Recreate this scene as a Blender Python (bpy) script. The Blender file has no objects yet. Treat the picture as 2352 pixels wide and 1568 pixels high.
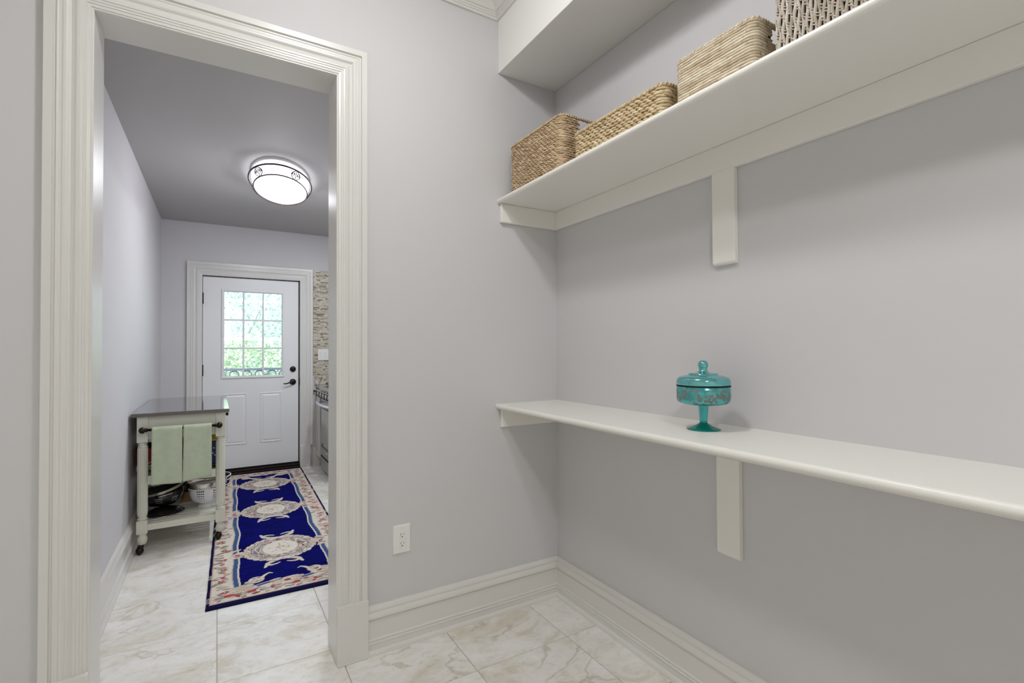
import bpy, bmesh, math, random
import numpy as np
from mathutils import Vector, Matrix

random.seed(7)
rng = np.random.default_rng(7)
PI = math.pi
C = bpy.context.scene.collection
sc = bpy.context.scene

# ------------------------------------------------------------------ camera, world, exposure
F_PX, YAW, PITCH, ROLL = 1130.3555, math.radians(30.9193), math.radians(0.8051), math.radians(-0.2547)
cam_d = bpy.data.cameras.new('camera')
cam_d.sensor_width = 36.0
cam_d.sensor_fit = 'HORIZONTAL'
cam_d.lens = F_PX / 2352.0 * 36.0
cam_d.clip_start = 0.02
cam_d.clip_end = 200
cam = bpy.data.objects.new('camera', cam_d)
C.objects.link(cam)
cam.location = (0, 0, 1.31)
_f = Vector((math.sin(YAW) * math.cos(PITCH), math.cos(YAW) * math.cos(PITCH), math.sin(PITCH)))
_r = Vector((math.cos(YAW), -math.sin(YAW), 0))
_u = _r.cross(_f)
_r2 = math.cos(ROLL) * _r + math.sin(ROLL) * _u
_u2 = -math.sin(ROLL) * _r + math.cos(ROLL) * _u
cam.rotation_euler = Matrix((_r2, _u2, -_f)).transposed().to_euler()
sc.camera = cam

world = bpy.data.worlds.new('sky')
sc.world = world
world.use_nodes = True
wn = world.node_tree.nodes
wl = world.node_tree.links
sky = wn.new('ShaderNodeTexSky')
sky.sky_type = 'NISHITA'
sky.sun_disc = False
sky.sun_elevation = math.radians(50)
sky.sun_rotation = math.radians(200)
sky.dust_density = 4.0
wl.new(sky.outputs[0], wn['Background'].inputs[0])
wn['Background'].inputs[1].default_value = 1.0

PANTRY_W = 3.0          # main pantry ceiling lamp (off the top of the frame)
PANTRY_FILL_W = 26.0         # added unseen fill lamp behind the camera
HALL_EMIT = 4.6         # frosted dome in the hall
KITCHEN_FILL_W = 10.8         # added unseen fill lights brightening the back door and hall
PANTRY_EMIT = 92.0       # frosted dome of the main pantry lamp
PANTRY_FILL_EMIT = 10.0      # glowing dome of the added fill lamp
PANTRY_COL = (0.985, 0.997, 1.0)
HALL_W = 6.2            # each of the two hall bulbs, just below the dome
HALL_COL = (0.94, 0.93, 1.0)
KITCHEN_FILL_COL = (0.90, 0.96, 1.0)

sc.view_settings.view_transform = 'Standard'
sc.view_settings.look = 'None'
sc.view_settings.gamma = 1.0
sc.view_settings.use_curve_mapping = False
sc.view_settings.exposure = 0.10
sc.cycles.use_denoising = True
sc.cycles.max_bounces = 10
sc.cycles.diffuse_bounces = 6
sc.cycles.glossy_bounces = 5
sc.cycles.transmission_bounces = 8
sc.cycles.transparent_max_bounces = 12
sc.cycles.sample_clamp_indirect = 4.0
sc.cycles.caustics_reflective = False
sc.cycles.caustics_refractive = False


def lamp(name, loc, watts, col, size):
    """The light of a flush ceiling lamp: a disc facing down."""
    d = bpy.data.lights.new(name, 'AREA')
    d.shape = 'DISK'
    d.size = size
    d.energy = watts
    d.color = col
    o = bpy.data.objects.new(name, d)
    C.objects.link(o)
    o.location = loc
    return o


def bulb(name, loc, watts, col, r):
    d = bpy.data.lights.new(name, 'POINT')
    d.energy = watts
    d.color = col
    d.shadow_soft_size = r
    o = bpy.data.objects.new(name, d)
    C.objects.link(o)
    o.location = loc


bulb('hall_bulb', (0.375, 3.90, 2.435), HALL_W, HALL_COL, 0.05)
bulb('hall_bulb', (0.445, 4.25, 2.435), HALL_W, HALL_COL, 0.05)
lamp('pantry_bulb', (0.40, 1.12, 2.955), PANTRY_W, PANTRY_COL, 0.26)
lamp('pantry_bulb', (0.00, -0.90, 2.955), PANTRY_FILL_W, PANTRY_COL, 0.26)  # added fill lamp, out of view behind the camera
for _y, _k in ((3.55, 0.9), (4.45, 1.45)):
    lamp('kitchen_fill_light', (1.10, _y, 2.600), KITCHEN_FILL_W * _k, KITCHEN_FILL_COL, 0.15)  # unseen lights added to lift the back door and hall


# ------------------------------------------------------------------ materials
def srgb(r, g, b):
    def f(c):
        c /= 255.0
        return c / 12.92 if c <= 0.04045 else ((c + 0.055) / 1.055) ** 2.4
    return (f(r), f(g), f(b), 1.0)


def mat(name, col, rough=0.5, metal=0.0, bump=None, emit=None, var=None, spec=None, coat=0.0, sheen=0.0, trans=0.0):
    m = bpy.data.materials.new(name)
    m.use_nodes = True
    n, l = m.node_tree.nodes, m.node_tree.links
    b = n['Principled BSDF']
    if len(col) == 3:
        col = (*col, 1.0)
    b.inputs['Base Color'].default_value = col
    b.inputs['Roughness'].default_value = rough
    b.inputs['Metallic'].default_value = metal
    if spec is not None:
        b.inputs['Specular IOR Level'].default_value = spec
    if coat:
        b.inputs['Coat Weight'].default_value = coat
        b.inputs['Coat Roughness'].default_value = 0.1
    if sheen:
        b.inputs['Sheen Weight'].default_value = sheen
    if trans:
        b.inputs['Transmission Weight'].default_value = trans
    if emit:
        b.inputs['Emission Color'].default_value = (*emit[0], 1.0)
        b.inputs['Emission Strength'].default_value = emit[1]
    tc = None
    if bump or var:
        tc = n.new('ShaderNodeTexCoord')
    if var:
        t = n.new('ShaderNodeTexNoise')
        t.inputs['Scale'].default_value = var[0]
        t.inputs['Detail'].default_value = 4
        l.new(tc.outputs['Object'], t.inputs['Vector'])
        r = n.new('ShaderNodeValToRGB')
        r.color_ramp.elements[0].position = 0.3
        r.color_ramp.elements[1].position = 0.7
        k = var[1]
        r.color_ramp.elements[0].color = (col[0] * (1 - k), col[1] * (1 - k), col[2] * (1 - k), 1)
        r.color_ramp.elements[1].color = (min(1, col[0] * (1 + k)), min(1, col[1] * (1 + k)), min(1, col[2] * (1 + k)), 1)
        l.new(t.outputs[0], r.inputs[0])
        l.new(r.outputs[0], b.inputs['Base Color'])
    if bump:
        t = n.new('ShaderNodeTexNoise')
        t.inputs['Scale'].default_value = bump[0]
        t.inputs['Detail'].default_value = 3
        l.new(tc.outputs['Object'], t.inputs['Vector'])
        bp = n.new('ShaderNodeBump')
        bp.inputs['Strength'].default_value = bump[1]
        bp.inputs['Distance'].default_value = bump[2] if len(bump) > 2 else 0.002
        l.new(t.outputs[0], bp.inputs['Height'])
        l.new(bp.outputs[0], b.inputs['Normal'])
    return m


def ramp(n, stops):
    r = n.new('ShaderNodeValToRGB')
    cr = r.color_ramp
    while len(cr.elements) < len(stops):
        cr.elements.new(0.5)
    for e, (p, c) in zip(cr.elements, stops):
        e.position = p
        e.color = c if len(c) == 4 else (*c, 1)
    return r


M = {}
M['wall'] = mat('lavender_grey_wall_paint', (0.618, 0.606, 0.618), 0.62, bump=(220, 0.06, 0.001), spec=0.3)
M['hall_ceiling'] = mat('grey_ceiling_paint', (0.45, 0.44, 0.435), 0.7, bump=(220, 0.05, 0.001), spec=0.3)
M['ceiling'] = mat('white_ceiling_paint', (0.82, 0.81, 0.78), 0.6, spec=0.3)
M['trim'] = mat('cream_gloss_trim_paint', (0.705, 0.69, 0.66), 0.3)
M['shelf'] = mat('cream_gloss_shelf_paint', (0.83, 0.81, 0.765), 0.33)
M['door'] = mat('white_door_paint', (0.83, 0.83, 0.84), 0.35)
M['grout'] = mat('beige_grout', (0.48, 0.44, 0.37), 0.9, bump=(400, 0.2, 0.001))
M['black'] = mat('black_metal', (0.012, 0.011, 0.010), 0.3, 0.6)
M['bronze'] = mat('dark_bronze', (0.03, 0.022, 0.018), 0.35, 0.8)
M['fixture_bronze'] = mat('fixture_bronze', (0.05, 0.03, 0.04), 0.4, 0.6)
M['dark'] = mat('dark_gap', (0.01, 0.009, 0.008), 0.8)
M['plastic'] = mat('white_plastic', (0.80, 0.79, 0.77), 0.3)
M['steel'] = mat('brushed_steel', (0.52, 0.52, 0.53), 0.28, 1.0)
M['steel_top'] = mat('polished_steel_top', (0.42, 0.43, 0.46), 0.09, 1.0)
M['steel_edge'] = mat('brushed_steel_edge', (0.17, 0.155, 0.15), 0.38, 1.0)
M['chrome'] = mat('chrome', (0.7, 0.68, 0.64), 0.12, 1.0)
M['brass_rim'] = mat('polished_steel_rim', (0.62, 0.57, 0.50), 0.16, 1.0)
M['cart'] = mat('cream_cart_paint', (0.66, 0.655, 0.56), 0.42, bump=(30, 0.03, 0.001))
M['cabinet'] = mat('cream_cabinet_paint', (0.72, 0.70, 0.63), 0.4)
M['cabinet_groove'] = mat('olive_cabinet_groove', (0.36, 0.33, 0.22), 0.6)
M['towel'] = mat('sage_green_cotton', (0.50, 0.565, 0.405), 0.95, bump=(900, 0.6, 0.002), var=(30, 0.05), sheen=0.2)
M['black_enamel'] = mat('black_enamel', (0.010, 0.009, 0.009), 0.12, coat=0.3)
M['white_enamel'] = mat('white_enamel', (0.78, 0.78, 0.80), 0.15, coat=0.3)
M['hole'] = mat('colander_hole_dark', (0.012, 0.012, 0.014), 0.7)
M['hole_light'] = mat('colander_hole_light', (0.6, 0.62, 0.66), 0.6)
M['red'] = mat('red_cardboard', (0.42, 0.02, 0.02), 0.5)
M['navybox'] = mat('dark_blue_cardboard', (0.01, 0.015, 0.09), 0.45)
M['yellow'] = mat('yellow_cardboard', (0.75, 0.45, 0.03), 0.5)
M['amber'] = mat('amber_wood', (0.45, 0.24, 0.07), 0.5)
M['slate'] = mat('grey_blue_plastic', (0.33, 0.42, 0.55), 0.4)
M['deck'] = mat('pale_deck_boards', (0.55, 0.53, 0.50), 0.7)
M['porch'] = mat('pale_porch_paint', (0.80, 0.78, 0.86), 0.5)
M['railing'] = mat('dark_railing_iron', (0.10, 0.12, 0.17), 0.5, 0.3)
M['bark'] = mat('grey_bark', (0.50, 0.50, 0.48), 0.9)
M['lawn'] = mat('lawn_green', (0.20, 0.33, 0.10), 0.95, var=(6, 0.3))
M['granite'] = None


def leafmat(name, c1, c2):
    m = bpy.data.materials.new(name)
    m.use_nodes = True
    n, l = m.node_tree.nodes, m.node_tree.links
    b = n['Principled BSDF']
    g = n.new('ShaderNodeNewGeometry')
    r = ramp(n, [(0.0, c1), (1.0, c2)])
    l.new(g.outputs['Random Per Island'], r.inputs[0])
    l.new(r.outputs[0], b.inputs['Base Color'])
    b.inputs['Roughness'].default_value = 0.5
    tr = n.new('ShaderNodeBsdfTranslucent')
    l.new(r.outputs[0], tr.inputs[0])
    mx = n.new('ShaderNodeMixShader')
    mx.inputs[0].default_value = 0.45
    l.new(b.outputs[0], mx.inputs[1])
    l.new(tr.outputs[0], mx.inputs[2])
    l.new(mx.outputs[0], n['Material Output'].inputs[0])
    return m


M['leaf_a'] = leafmat('leaf_green', (0.30, 0.46, 0.32), (0.72, 0.84, 0.70))  # leaf tints paled, overexposed daylight put into their colour
M['leaf_b'] = leafmat('leaf_bluegreen', (0.32, 0.44, 0.42), (0.68, 0.80, 0.76))
M['leaf_c'] = leafmat('leaf_lime', (0.34, 0.46, 0.30), (0.80, 0.88, 0.72))


def glassmat(name, tint=(0.96, 0.99, 1.0)):
    m = bpy.data.materials.new(name)
    m.use_nodes = True
    n, l = m.node_tree.nodes, m.node_tree.links
    n.remove(n['Principled BSDF'])
    t = n.new('ShaderNodeBsdfTransparent')
    t.inputs[0].default_value = (*tint, 1)
    g = n.new('ShaderNodeBsdfGlossy')
    g.inputs['Roughness'].default_value = 0.02
    fr = n.new('ShaderNodeFresnel')
    fr.inputs[0].default_value = 1.45
    mx = n.new('ShaderNodeMixShader')
    l.new(fr.outputs[0], mx.inputs[0])
    l.new(t.outputs[0], mx.inputs[1])
    l.new(g.outputs[0], mx.inputs[2])
    l.new(mx.outputs[0], n['Material Output'].inputs[0])
    return m


M['pane'] = glassmat('window_glass')


def tilemat():
    m = bpy.data.materials.new('travertine_look_tile')
    m.use_nodes = True
    n, l = m.node_tree.nodes, m.node_tree.links
    b = n['Principled BSDF']
    b.inputs['Roughness'].default_value = 0.32
    geo = n.new('ShaderNodeNewGeometry')
    oi = n.new('ShaderNodeObjectInfo')
    mul = n.new('ShaderNodeMath'); mul.operation = 'MULTIPLY'; mul.inputs[1].default_value = 37.0
    l.new(oi.outputs['Random'], mul.inputs[0])
    add = n.new('ShaderNodeVectorMath'); add.operation = 'ADD'
    l.new(geo.outputs['Position'], add.inputs[0])
    l.new(mul.outputs[0], add.inputs[1])
    mp = n.new('ShaderNodeMapping')
    mp.inputs['Scale'].default_value = (1.0, 1.45, 1.0)
    mp.inputs['Rotation'].default_value = (0, 0, 0.25)
    l.new(add.outputs[0], mp.inputs[0])
    n1 = n.new('ShaderNodeTexNoise'); n1.inputs['Scale'].default_value = 4.0; n1.inputs['Detail'].default_value = 7; n1.inputs['Roughness'].default_value = 0.68; n1.inputs['Distortion'].default_value = 0.8
    l.new(mp.outputs[0], n1.inputs['Vector'])
    r1 = ramp(n, [(0.38, (0.86, 0.845, 0.82)), (0.52, (0.80, 0.775, 0.73)), (0.61, (0.71, 0.665, 0.58)), (0.74, (0.59, 0.53, 0.42))])
    l.new(n1.outputs[0], r1.inputs[0])
    # fine speckle
    n3 = n.new('ShaderNodeTexNoise'); n3.inputs['Scale'].default_value = 26.0; n3.inputs['Detail'].default_value = 6; n3.inputs['Roughness'].default_value = 0.7
    l.new(mp.outputs[0], n3.inputs['Vector'])
    r3 = ramp(n, [(0.32, (0.80, 0.77, 0.70)), (0.48, (1, 1, 1))])
    l.new(n3.outputs[0], r3.inputs[0])
    mx = n.new('ShaderNodeMix'); mx.data_type = 'RGBA'; mx.blend_type = 'MULTIPLY'; mx.inputs[0].default_value = 0.6
    l.new(r1.outputs[0], mx.inputs[6]); l.new(r3.outputs[0], mx.inputs[7])
    # veins: thin brown contour lines of a soft noise, only in patches
    n2 = n.new('ShaderNodeTexNoise'); n2.inputs['Scale'].default_value = 2.4; n2.inputs['Detail'].default_value = 6; n2.inputs['Distortion'].default_value = 0.5
    l.new(mp.outputs[0], n2.inputs['Vector'])
    r2 = ramp(n, [(0.0, (0, 0, 0)), (0.552, (0, 0, 0)), (0.562, (0.9, 0.9, 0.9)), (0.590, (0.0, 0.0, 0.0)), (1.0, (0, 0, 0))])
    l.new(n2.outputs[0], r2.inputs[0])
    n4 = n.new('ShaderNodeTexNoise'); n4.inputs['Scale'].default_value = 3.1; n4.inputs['Detail'].default_value = 2
    l.new(add.outputs[0], n4.inputs['Vector'])
    r4 = ramp(n, [(0.50, (0, 0, 0)), (0.62, (1, 1, 1))])
    l.new(n4.outputs[0], r4.inputs[0])
    mm = n.new('ShaderNodeMath'); mm.operation = 'MULTIPLY'
    l.new(r2.outputs[0], mm.inputs[0]); l.new(r4.outputs[0], mm.inputs[1])
    mm2 = n.new('ShaderNodeMath'); mm2.operation = 'MULTIPLY'; mm2.inputs[1].default_value = 0.5
    l.new(mm.outputs[0], mm2.inputs[0])
    mx2 = n.new('ShaderNodeMix'); mx2.data_type = 'RGBA'
    mx2.inputs[7].default_value = (0.36, 0.27, 0.16, 1)
    l.new(mm2.outputs[0], mx2.inputs[0]); l.new(mx.outputs[2], mx2.inputs[6])
    l.new(mx2.outputs[2], b.inputs['Base Color'])
    bp = n.new('ShaderNodeBump'); bp.inputs['Strength'].default_value = 0.12; bp.inputs['Distance'].default_value = 0.002
    l.new(n1.outputs[0], bp.inputs['Height']); l.new(bp.outputs[0], b.inputs['Normal'])
    return m


M['tile'] = tilemat()


def weavemat(name, dark, mid, light, fine=True):
    m = bpy.data.materials.new(name)
    m.use_nodes = True
    n, l = m.node_tree.nodes, m.node_tree.links
    b = n['Principled BSDF']
    b.inputs['Roughness'].default_value = 0.75
    g = n.new('ShaderNodeNewGeometry')
    t = n.new('ShaderNodeTexNoise'); t.inputs['Scale'].default_value = 45; t.inputs['Detail'].default_value = 4
    tc = n.new('ShaderNodeTexCoord')
    l.new(tc.outputs['Object'], t.inputs['Vector'])
    a = n.new('ShaderNodeMath'); a.operation = 'MULTIPLY_ADD'; a.inputs[1].default_value = 0.45
    l.new(g.outputs['Random Per Island'], a.inputs[0])
    s = n.new('ShaderNodeMath'); s.operation = 'MULTIPLY'; s.inputs[1].default_value = 0.62
    l.new(t.outputs[0], s.inputs[0]); l.new(s.outputs[0], a.inputs[2])
    r = ramp(n, [(0.15, dark), (0.5, mid), (0.85, light)])
    l.new(a.outputs[0], r.inputs[0]); l.new(r.outputs[0], b.inputs['Base Color'])
    t2 = n.new('ShaderNodeTexNoise'); t2.inputs['Scale'].default_value = 320; t2.inputs['Detail'].default_value = 2
    l.new(tc.outputs['Object'], t2.inputs['Vector'])
    bp = n.new('ShaderNodeBump'); bp.inputs['Strength'].default_value = 0.4; bp.inputs['Distance'].default_value = 0.0015
    l.new(t2.outputs[0], bp.inputs['Height']); l.new(bp.outputs[0], b.inputs['Normal'])
    return m


M['weave_tan'] = weavemat('seagrass_tan', (0.30, 0.19, 0.10), (0.50, 0.36, 0.22), (0.68, 0.54, 0.37))
M['weave_gold'] = weavemat('seagrass_gold', (0.34, 0.23, 0.11), (0.56, 0.43, 0.25), (0.74, 0.62, 0.43))
M['weave_pale'] = weavemat('banana_rope_pale', (0.42, 0.32, 0.20), (0.62, 0.52, 0.38), (0.80, 0.73, 0.60))
M['weave_grey'] = weavemat('grey_wicker', (0.27, 0.22, 0.17), (0.46, 0.40, 0.33), (0.66, 0.60, 0.53))
M['liner'] = mat('dark_shade_liner', (0.085, 0.050, 0.025), 0.9)  # dark colour stands for the shade between basket strands


def attrmat(name, attr, rough, bump=None, sheen=0.0):
    m = bpy.data.materials.new(name)
    m.use_nodes = True
    n, l = m.node_tree.nodes, m.node_tree.links
    b = n['Principled BSDF']
    b.inputs['Roughness'].default_value = rough
    if sheen:
        b.inputs['Sheen Weight'].default_value = sheen
    a = n.new('ShaderNodeAttribute'); a.attribute_name = attr
    l.new(a.outputs['Color'], b.inputs['Base Color'])
    if bump:
        tc = n.new('ShaderNodeTexCoord')
        t = n.new('ShaderNodeTexNoise'); t.inputs['Scale'].default_value = bump[0]; t.inputs['Detail'].default_value = 2
        l.new(tc.outputs['Object'], t.inputs['Vector'])
        bp = n.new('ShaderNodeBump'); bp.inputs['Strength'].default_value = bump[1]; bp.inputs['Distance'].default_value = bump[2]
        l.new(t.outputs[0], bp.inputs['Height']); l.new(bp.outputs[0], b.inputs['Normal'])
    return m


M['mosaic'] = attrmat('mosaic_tile', 'tint', 0.22)
M['rug'] = attrmat('wool_rug_pile', 'tint', 1.0, (700, 0.5, 0.002))
M['rug'].node_tree.nodes['Principled BSDF'].inputs['Specular IOR Level'].default_value = 0.08


def granite():
    m = bpy.data.materials.new('speckled_granite')
    m.use_nodes = True
    n, l = m.node_tree.nodes, m.node_tree.links
    b = n['Principled BSDF']; b.inputs['Roughness'].default_value = 0.2
    tc = n.new('ShaderNodeTexCoord')
    t = n.new('ShaderNodeTexNoise'); t.inputs['Scale'].default_value = 28; t.inputs['Detail'].default_value = 6; t.inputs['Roughness'].default_value = 0.75; t.inputs['Distortion'].default_value = 1.2
    l.new(tc.outputs['Object'], t.inputs['Vector'])
    r = ramp(n, [(0.36, (0.07, 0.05, 0.04)), (0.46, (0.33, 0.28, 0.22)), (0.55, (0.60, 0.57, 0.50)), (0.7, (0.70, 0.67, 0.60))])
    l.new(t.outputs[0], r.inputs[0]); l.new(r.outputs[0], b.inputs['Base Color'])
    return m


M['granite'] = granite()


def jarmat():
    m = bpy.data.materials.new('teal_mercury_glass')
    m.use_nodes = True
    n, l = m.node_tree.nodes, m.node_tree.links
    b = n['Principled BSDF']
    tc = n.new('ShaderNodeTexCoord')
    sp = n.new('ShaderNodeSeparateXYZ')
    l.new(tc.outputs['Object'], sp.inputs[0])
    # flower patches: rough grey etching, between two heights of the bowl
    v = n.new('ShaderNodeTexVoronoi'); v.inputs['Scale'].default_value = 95
    nz = n.new('ShaderNodeTexNoise'); nz.inputs['Scale'].default_value = 34; nz.inputs['Detail'].default_value = 3
    l.new(tc.outputs['Object'], v.inputs['Vector']); l.new(tc.outputs['Object'], nz.inputs['Vector'])
    a = n.new('ShaderNodeMath'); a.operation = 'MULTIPLY_ADD'; a.inputs[1].default_value = -0.62
    l.new(v.outputs['Distance'], a.inputs[0]); l.new(nz.outputs[0], a.inputs[2])
    gt = n.new('ShaderNodeMapRange'); gt.inputs[1].default_value = 0.20; gt.inputs[2].default_value = 0.235
    l.new(a.outputs[0], gt.inputs[0])
    lo = n.new('ShaderNodeMapRange'); lo.inputs[1].default_value = 0.085; lo.inputs[2].default_value = 0.096
    hi = n.new('ShaderNodeMapRange'); hi.inputs[1].default_value = 0.142; hi.inputs[2].default_value = 0.134
    l.new(sp.outputs[2], lo.inputs[0]); l.new(sp.outputs[2], hi.inputs[0])
    m1 = n.new('ShaderNodeMath'); m1.operation = 'MULTIPLY'; l.new(lo.outputs[0], m1.inputs[0]); l.new(hi.outputs[0], m1.inputs[1])
    m2 = n.new('ShaderNodeMath'); m2.operation = 'MULTIPLY'; l.new(m1.outputs[0], m2.inputs[0]); l.new(gt.outputs[0], m2.inputs[1])
    mx = n.new('ShaderNodeMix'); mx.data_type = 'RGBA'
    mx.inputs[6].default_value = (0.11, 0.46, 0.47, 1); mx.inputs[7].default_value = (0.17, 0.19, 0.175, 1)
    l.new(m2.outputs[0], mx.inputs[0]); l.new(mx.outputs[2], b.inputs['Base Color'])
    mr = n.new('ShaderNodeMapRange'); mr.inputs[3].default_value = 0.13; mr.inputs[4].default_value = 0.55
    l.new(m2.outputs[0], mr.inputs[0]); l.new(mr.outputs[0], b.inputs['Roughness'])
    mm = n.new('ShaderNodeMapRange'); mm.inputs[3].default_value = 0.86; mm.inputs[4].default_value = 0.2
    l.new(m2.outputs[0], mm.inputs[0]); l.new(mm.outputs[0], b.inputs['Metallic'])
    return m


M['jar'] = jarmat()
M['jar_lid'] = mat('teal_silvered_lid', (0.19, 0.54, 0.56), 0.10, 0.88)
M['jar_stem'] = mat('teal_clear_glass', (0.08, 0.66, 0.66), 0.06, 0.15, trans=0.7)
M['jar_foot'] = mat('deep_teal_clear_glass', (0.01, 0.33, 0.27), 0.08, 0.25, trans=0.4)
M['dome'] = mat('lit_frosted_glass', (0.9, 0.9, 0.92), 0.4, emit=(HALL_COL, HALL_EMIT))
M['dome_main'] = mat('lit_frosted_glass_main', (0.9, 0.9, 0.9), 0.4, emit=(PANTRY_COL, PANTRY_EMIT))
M['dome_fill'] = mat('fill_lamp_glass', (0.9, 0.9, 0.9), 0.4, emit=(PANTRY_COL, PANTRY_FILL_EMIT))
M['pan'] = mat('white_lamp_pan', (0.8, 0.8, 0.8), 0.4)


# ------------------------------------------------------------------ mesh helpers
W = {}          # world origin of each object made here


class MB:
    def __init__(self):
        self.v, self.f, self.sm = [], [], []

    def add(self, vs, fs, smooth=False):
        o = len(self.v)
        self.v += [tuple(p) for p in vs]
        self.f += [tuple(i + o for i in q) for q in fs]
        self.sm += [smooth] * len(fs)
        return self

    def box(self, x0, x1, y0, y1, z0, z1):
        if x0 > x1: x0, x1 = x1, x0
        if y0 > y1: y0, y1 = y1, y0
        if z0 > z1: z0, z1 = z1, z0
        vs = [(x0, y0, z0), (x1, y0, z0), (x1, y1, z0), (x0, y1, z0), (x0, y0, z1), (x1, y0, z1), (x1, y1, z1), (x0, y1, z1)]
        return self.add(vs, [(0, 3, 2, 1), (4, 5, 6, 7), (0, 1, 5, 4), (1, 2, 6, 5), (2, 3, 7, 6), (3, 0, 4, 7)])

    def loft(self, rings, closed_ring=True, caps=True, smooth=False, loop=False):
        n = len(rings[0])
        vs = [p for r in rings for p in r]
        fs = []
        R = len(rings)
        for i in range(R if loop else R - 1):
            a, b = i * n, ((i + 1) % R) * n
            for j in range(n if closed_ring else n - 1):
                k = (j + 1) % n
                fs.append((a + j, a + k, b + k, b + j))
        o = len(self.v)
        self.add(vs, fs, smooth)
        if caps and not loop:
            self.f.append(tuple(o + j for j in range(n))[::-1]); self.sm.append(False)
            self.f.append(tuple(o + (R - 1) * n + j for j in range(n))); self.sm.append(False)
        return self

    def lathe(self, prof, c, n=32, smooth=True, sx=1.0, sy=1.0, rot=0.0, axis='z', caps=False):
        rings = []
        for r, z in prof:
            ring = []
            for j in range(n):
                a = 2 * PI * j / n
                x, y = r * math.cos(a) * sx, r * math.sin(a) * sy
                x, y = x * math.cos(rot) - y * math.sin(rot), x * math.sin(rot) + y * math.cos(rot)
                if axis == 'z': ring.append((c[0] + x, c[1] + y, c[2] + z))
                elif axis == 'x': ring.append((c[0] + z, c[1] + x, c[2] + y))
                else: ring.append((c[0] + x, c[1] + z, c[2] + y))
            rings.append(ring)
        return self.loft(rings, smooth=smooth, caps=caps)

    def tube(self, pts, r, n=8, closed=False, smooth=True, flat=1.0):
        pts = [Vector(p) for p in pts]
        rings = []
        N = len(pts)
        prev = None
        for i, p in enumerate(pts):
            if closed:
                t = pts[(i + 1) % N] - pts[i - 1]
            else:
                t = pts[min(i + 1, N - 1)] - pts[max(i - 1, 0)]
            t.normalize()
            if prev is None:
                a = Vector((0, 0, 1)) if abs(t.z) < 0.9 else Vector((1, 0, 0))
                u = a - t * a.dot(t)
            else:
                u = prev - t * prev.dot(t)
            u.normalize(); prev = u
            w = t.cross(u)
            rr = r[i] if isinstance(r, (list, tuple)) else r
            rings.append([tuple(p + u * (rr * math.cos(2 * PI * j / n)) + w * (rr * flat * math.sin(2 * PI * j / n))) for j in range(n)])
        return self.loft(rings, smooth=smooth, caps=not closed, loop=closed)

    def capsule(self, c, d, up, L, r, n=6, bend=0.0):
        """A pointed strand of length L along d."""
        c, d = Vector(c), Vector(d).normalized()
        u = (Vector(up) - d * Vector(up).dot(d)).normalized()
        w = d.cross(u)
        rings = []
        for t, k in ((-0.5, 0.35), (-0.28, 0.9), (0.0, 1.0), (0.28, 0.9), (0.5, 0.35)):
            p = c + d * (L * t) - u * (bend * 4 * t * t)
            rings.append([tuple(p + u * (r * k * math.cos(2 * PI * j / n)) + w * (r * k * math.sin(2 * PI * j / n))) for j in range(n)])
        return self.loft(rings, smooth=True)

    def build(self, name, m, parent=None, loc=None, bevel=0.0, segs=2, kind=None, recalc=False):
        O = Vector(loc) if loc is not None else (W[parent.name] if parent is not None else Vector((0, 0, 0)))
        me = bpy.data.meshes.new(name)
        me.from_pydata([(p[0] - O.x, p[1] - O.y, p[2] - O.z) for p in self.v], [], self.f)
        me.polygons.foreach_set('use_smooth', self.sm)
        if recalc:
            bm = bmesh.new(); bm.from_mesh(me); bmesh.ops.recalc_face_normals(bm, faces=bm.faces); bm.to_mesh(me); bm.free()
        me.update()
        if m is not None:
            me.materials.append(m)
        o = bpy.data.objects.new(name, me)
        C.objects.link(o)
        link(o, parent, O)
        if bevel:
            b = o.modifiers.new('bevel', 'BEVEL')
            b.width = bevel; b.segments = segs; b.limit_method = 'ANGLE'; b.angle_limit = math.radians(40)
        if kind:
            o['kind'] = kind
        return o


def link(o, parent, O):
    W[o.name] = Vector(O)
    if parent is not None:
        o.parent = parent
        o.location = Vector(O) - W[parent.name]
    else:
        o.location = O


def empty(name, loc, kind=None):
    o = bpy.data.objects.new(name, None)
    o.empty_display_size = 0.05
    C.objects.link(o)
    link(o, None, Vector(loc))
    if kind: o['kind'] = kind
    return o


def thing(name, label, cat, loc, group=None):
    o = empty(name, loc)
    return tag(o, label, cat, group)


def tag(o, label, cat, group=None):
    o['label'] = label; o['category'] = cat
    if group: o['group'] = group
    return o


def copy_part(src, parent, O):
    """A copy of a part (sharing its mesh) at world origin O, with its sub-parts."""
    c = src.copy(); C.objects.link(c)
    link(c, parent, O)
    for ch in src.children:
        d = ch.copy(); C.objects.link(d)
        link(d, c, Vector(O) + W[ch.name] - W[src.name])
    return c


def struct(o, label=None):
    o['kind'] = 'structure'
    if label: o['label'] = label
    return o


# ------------------------------------------------------------------ dimensions (metres)
YA, YH = 2.150, 2.298          # pantry and hall faces of the wall with the doorway
XB = 1.567                     # pantry right wall
XL, YBK = -1.90, -2.40         # pantry left and back walls
ZC = 3.08                      # pantry ceiling
OX0, OX1, OZ = -0.362, 0.428, 2.463   # doorway opening
HX0, HX1, YF, ZH = -0.480, 1.66, 5.955, 2.611   # hall: left wall, right wall, far wall, ceiling
DX0, DX1, DZ = -0.133, 0.795, 2.078   # back door opening

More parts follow.
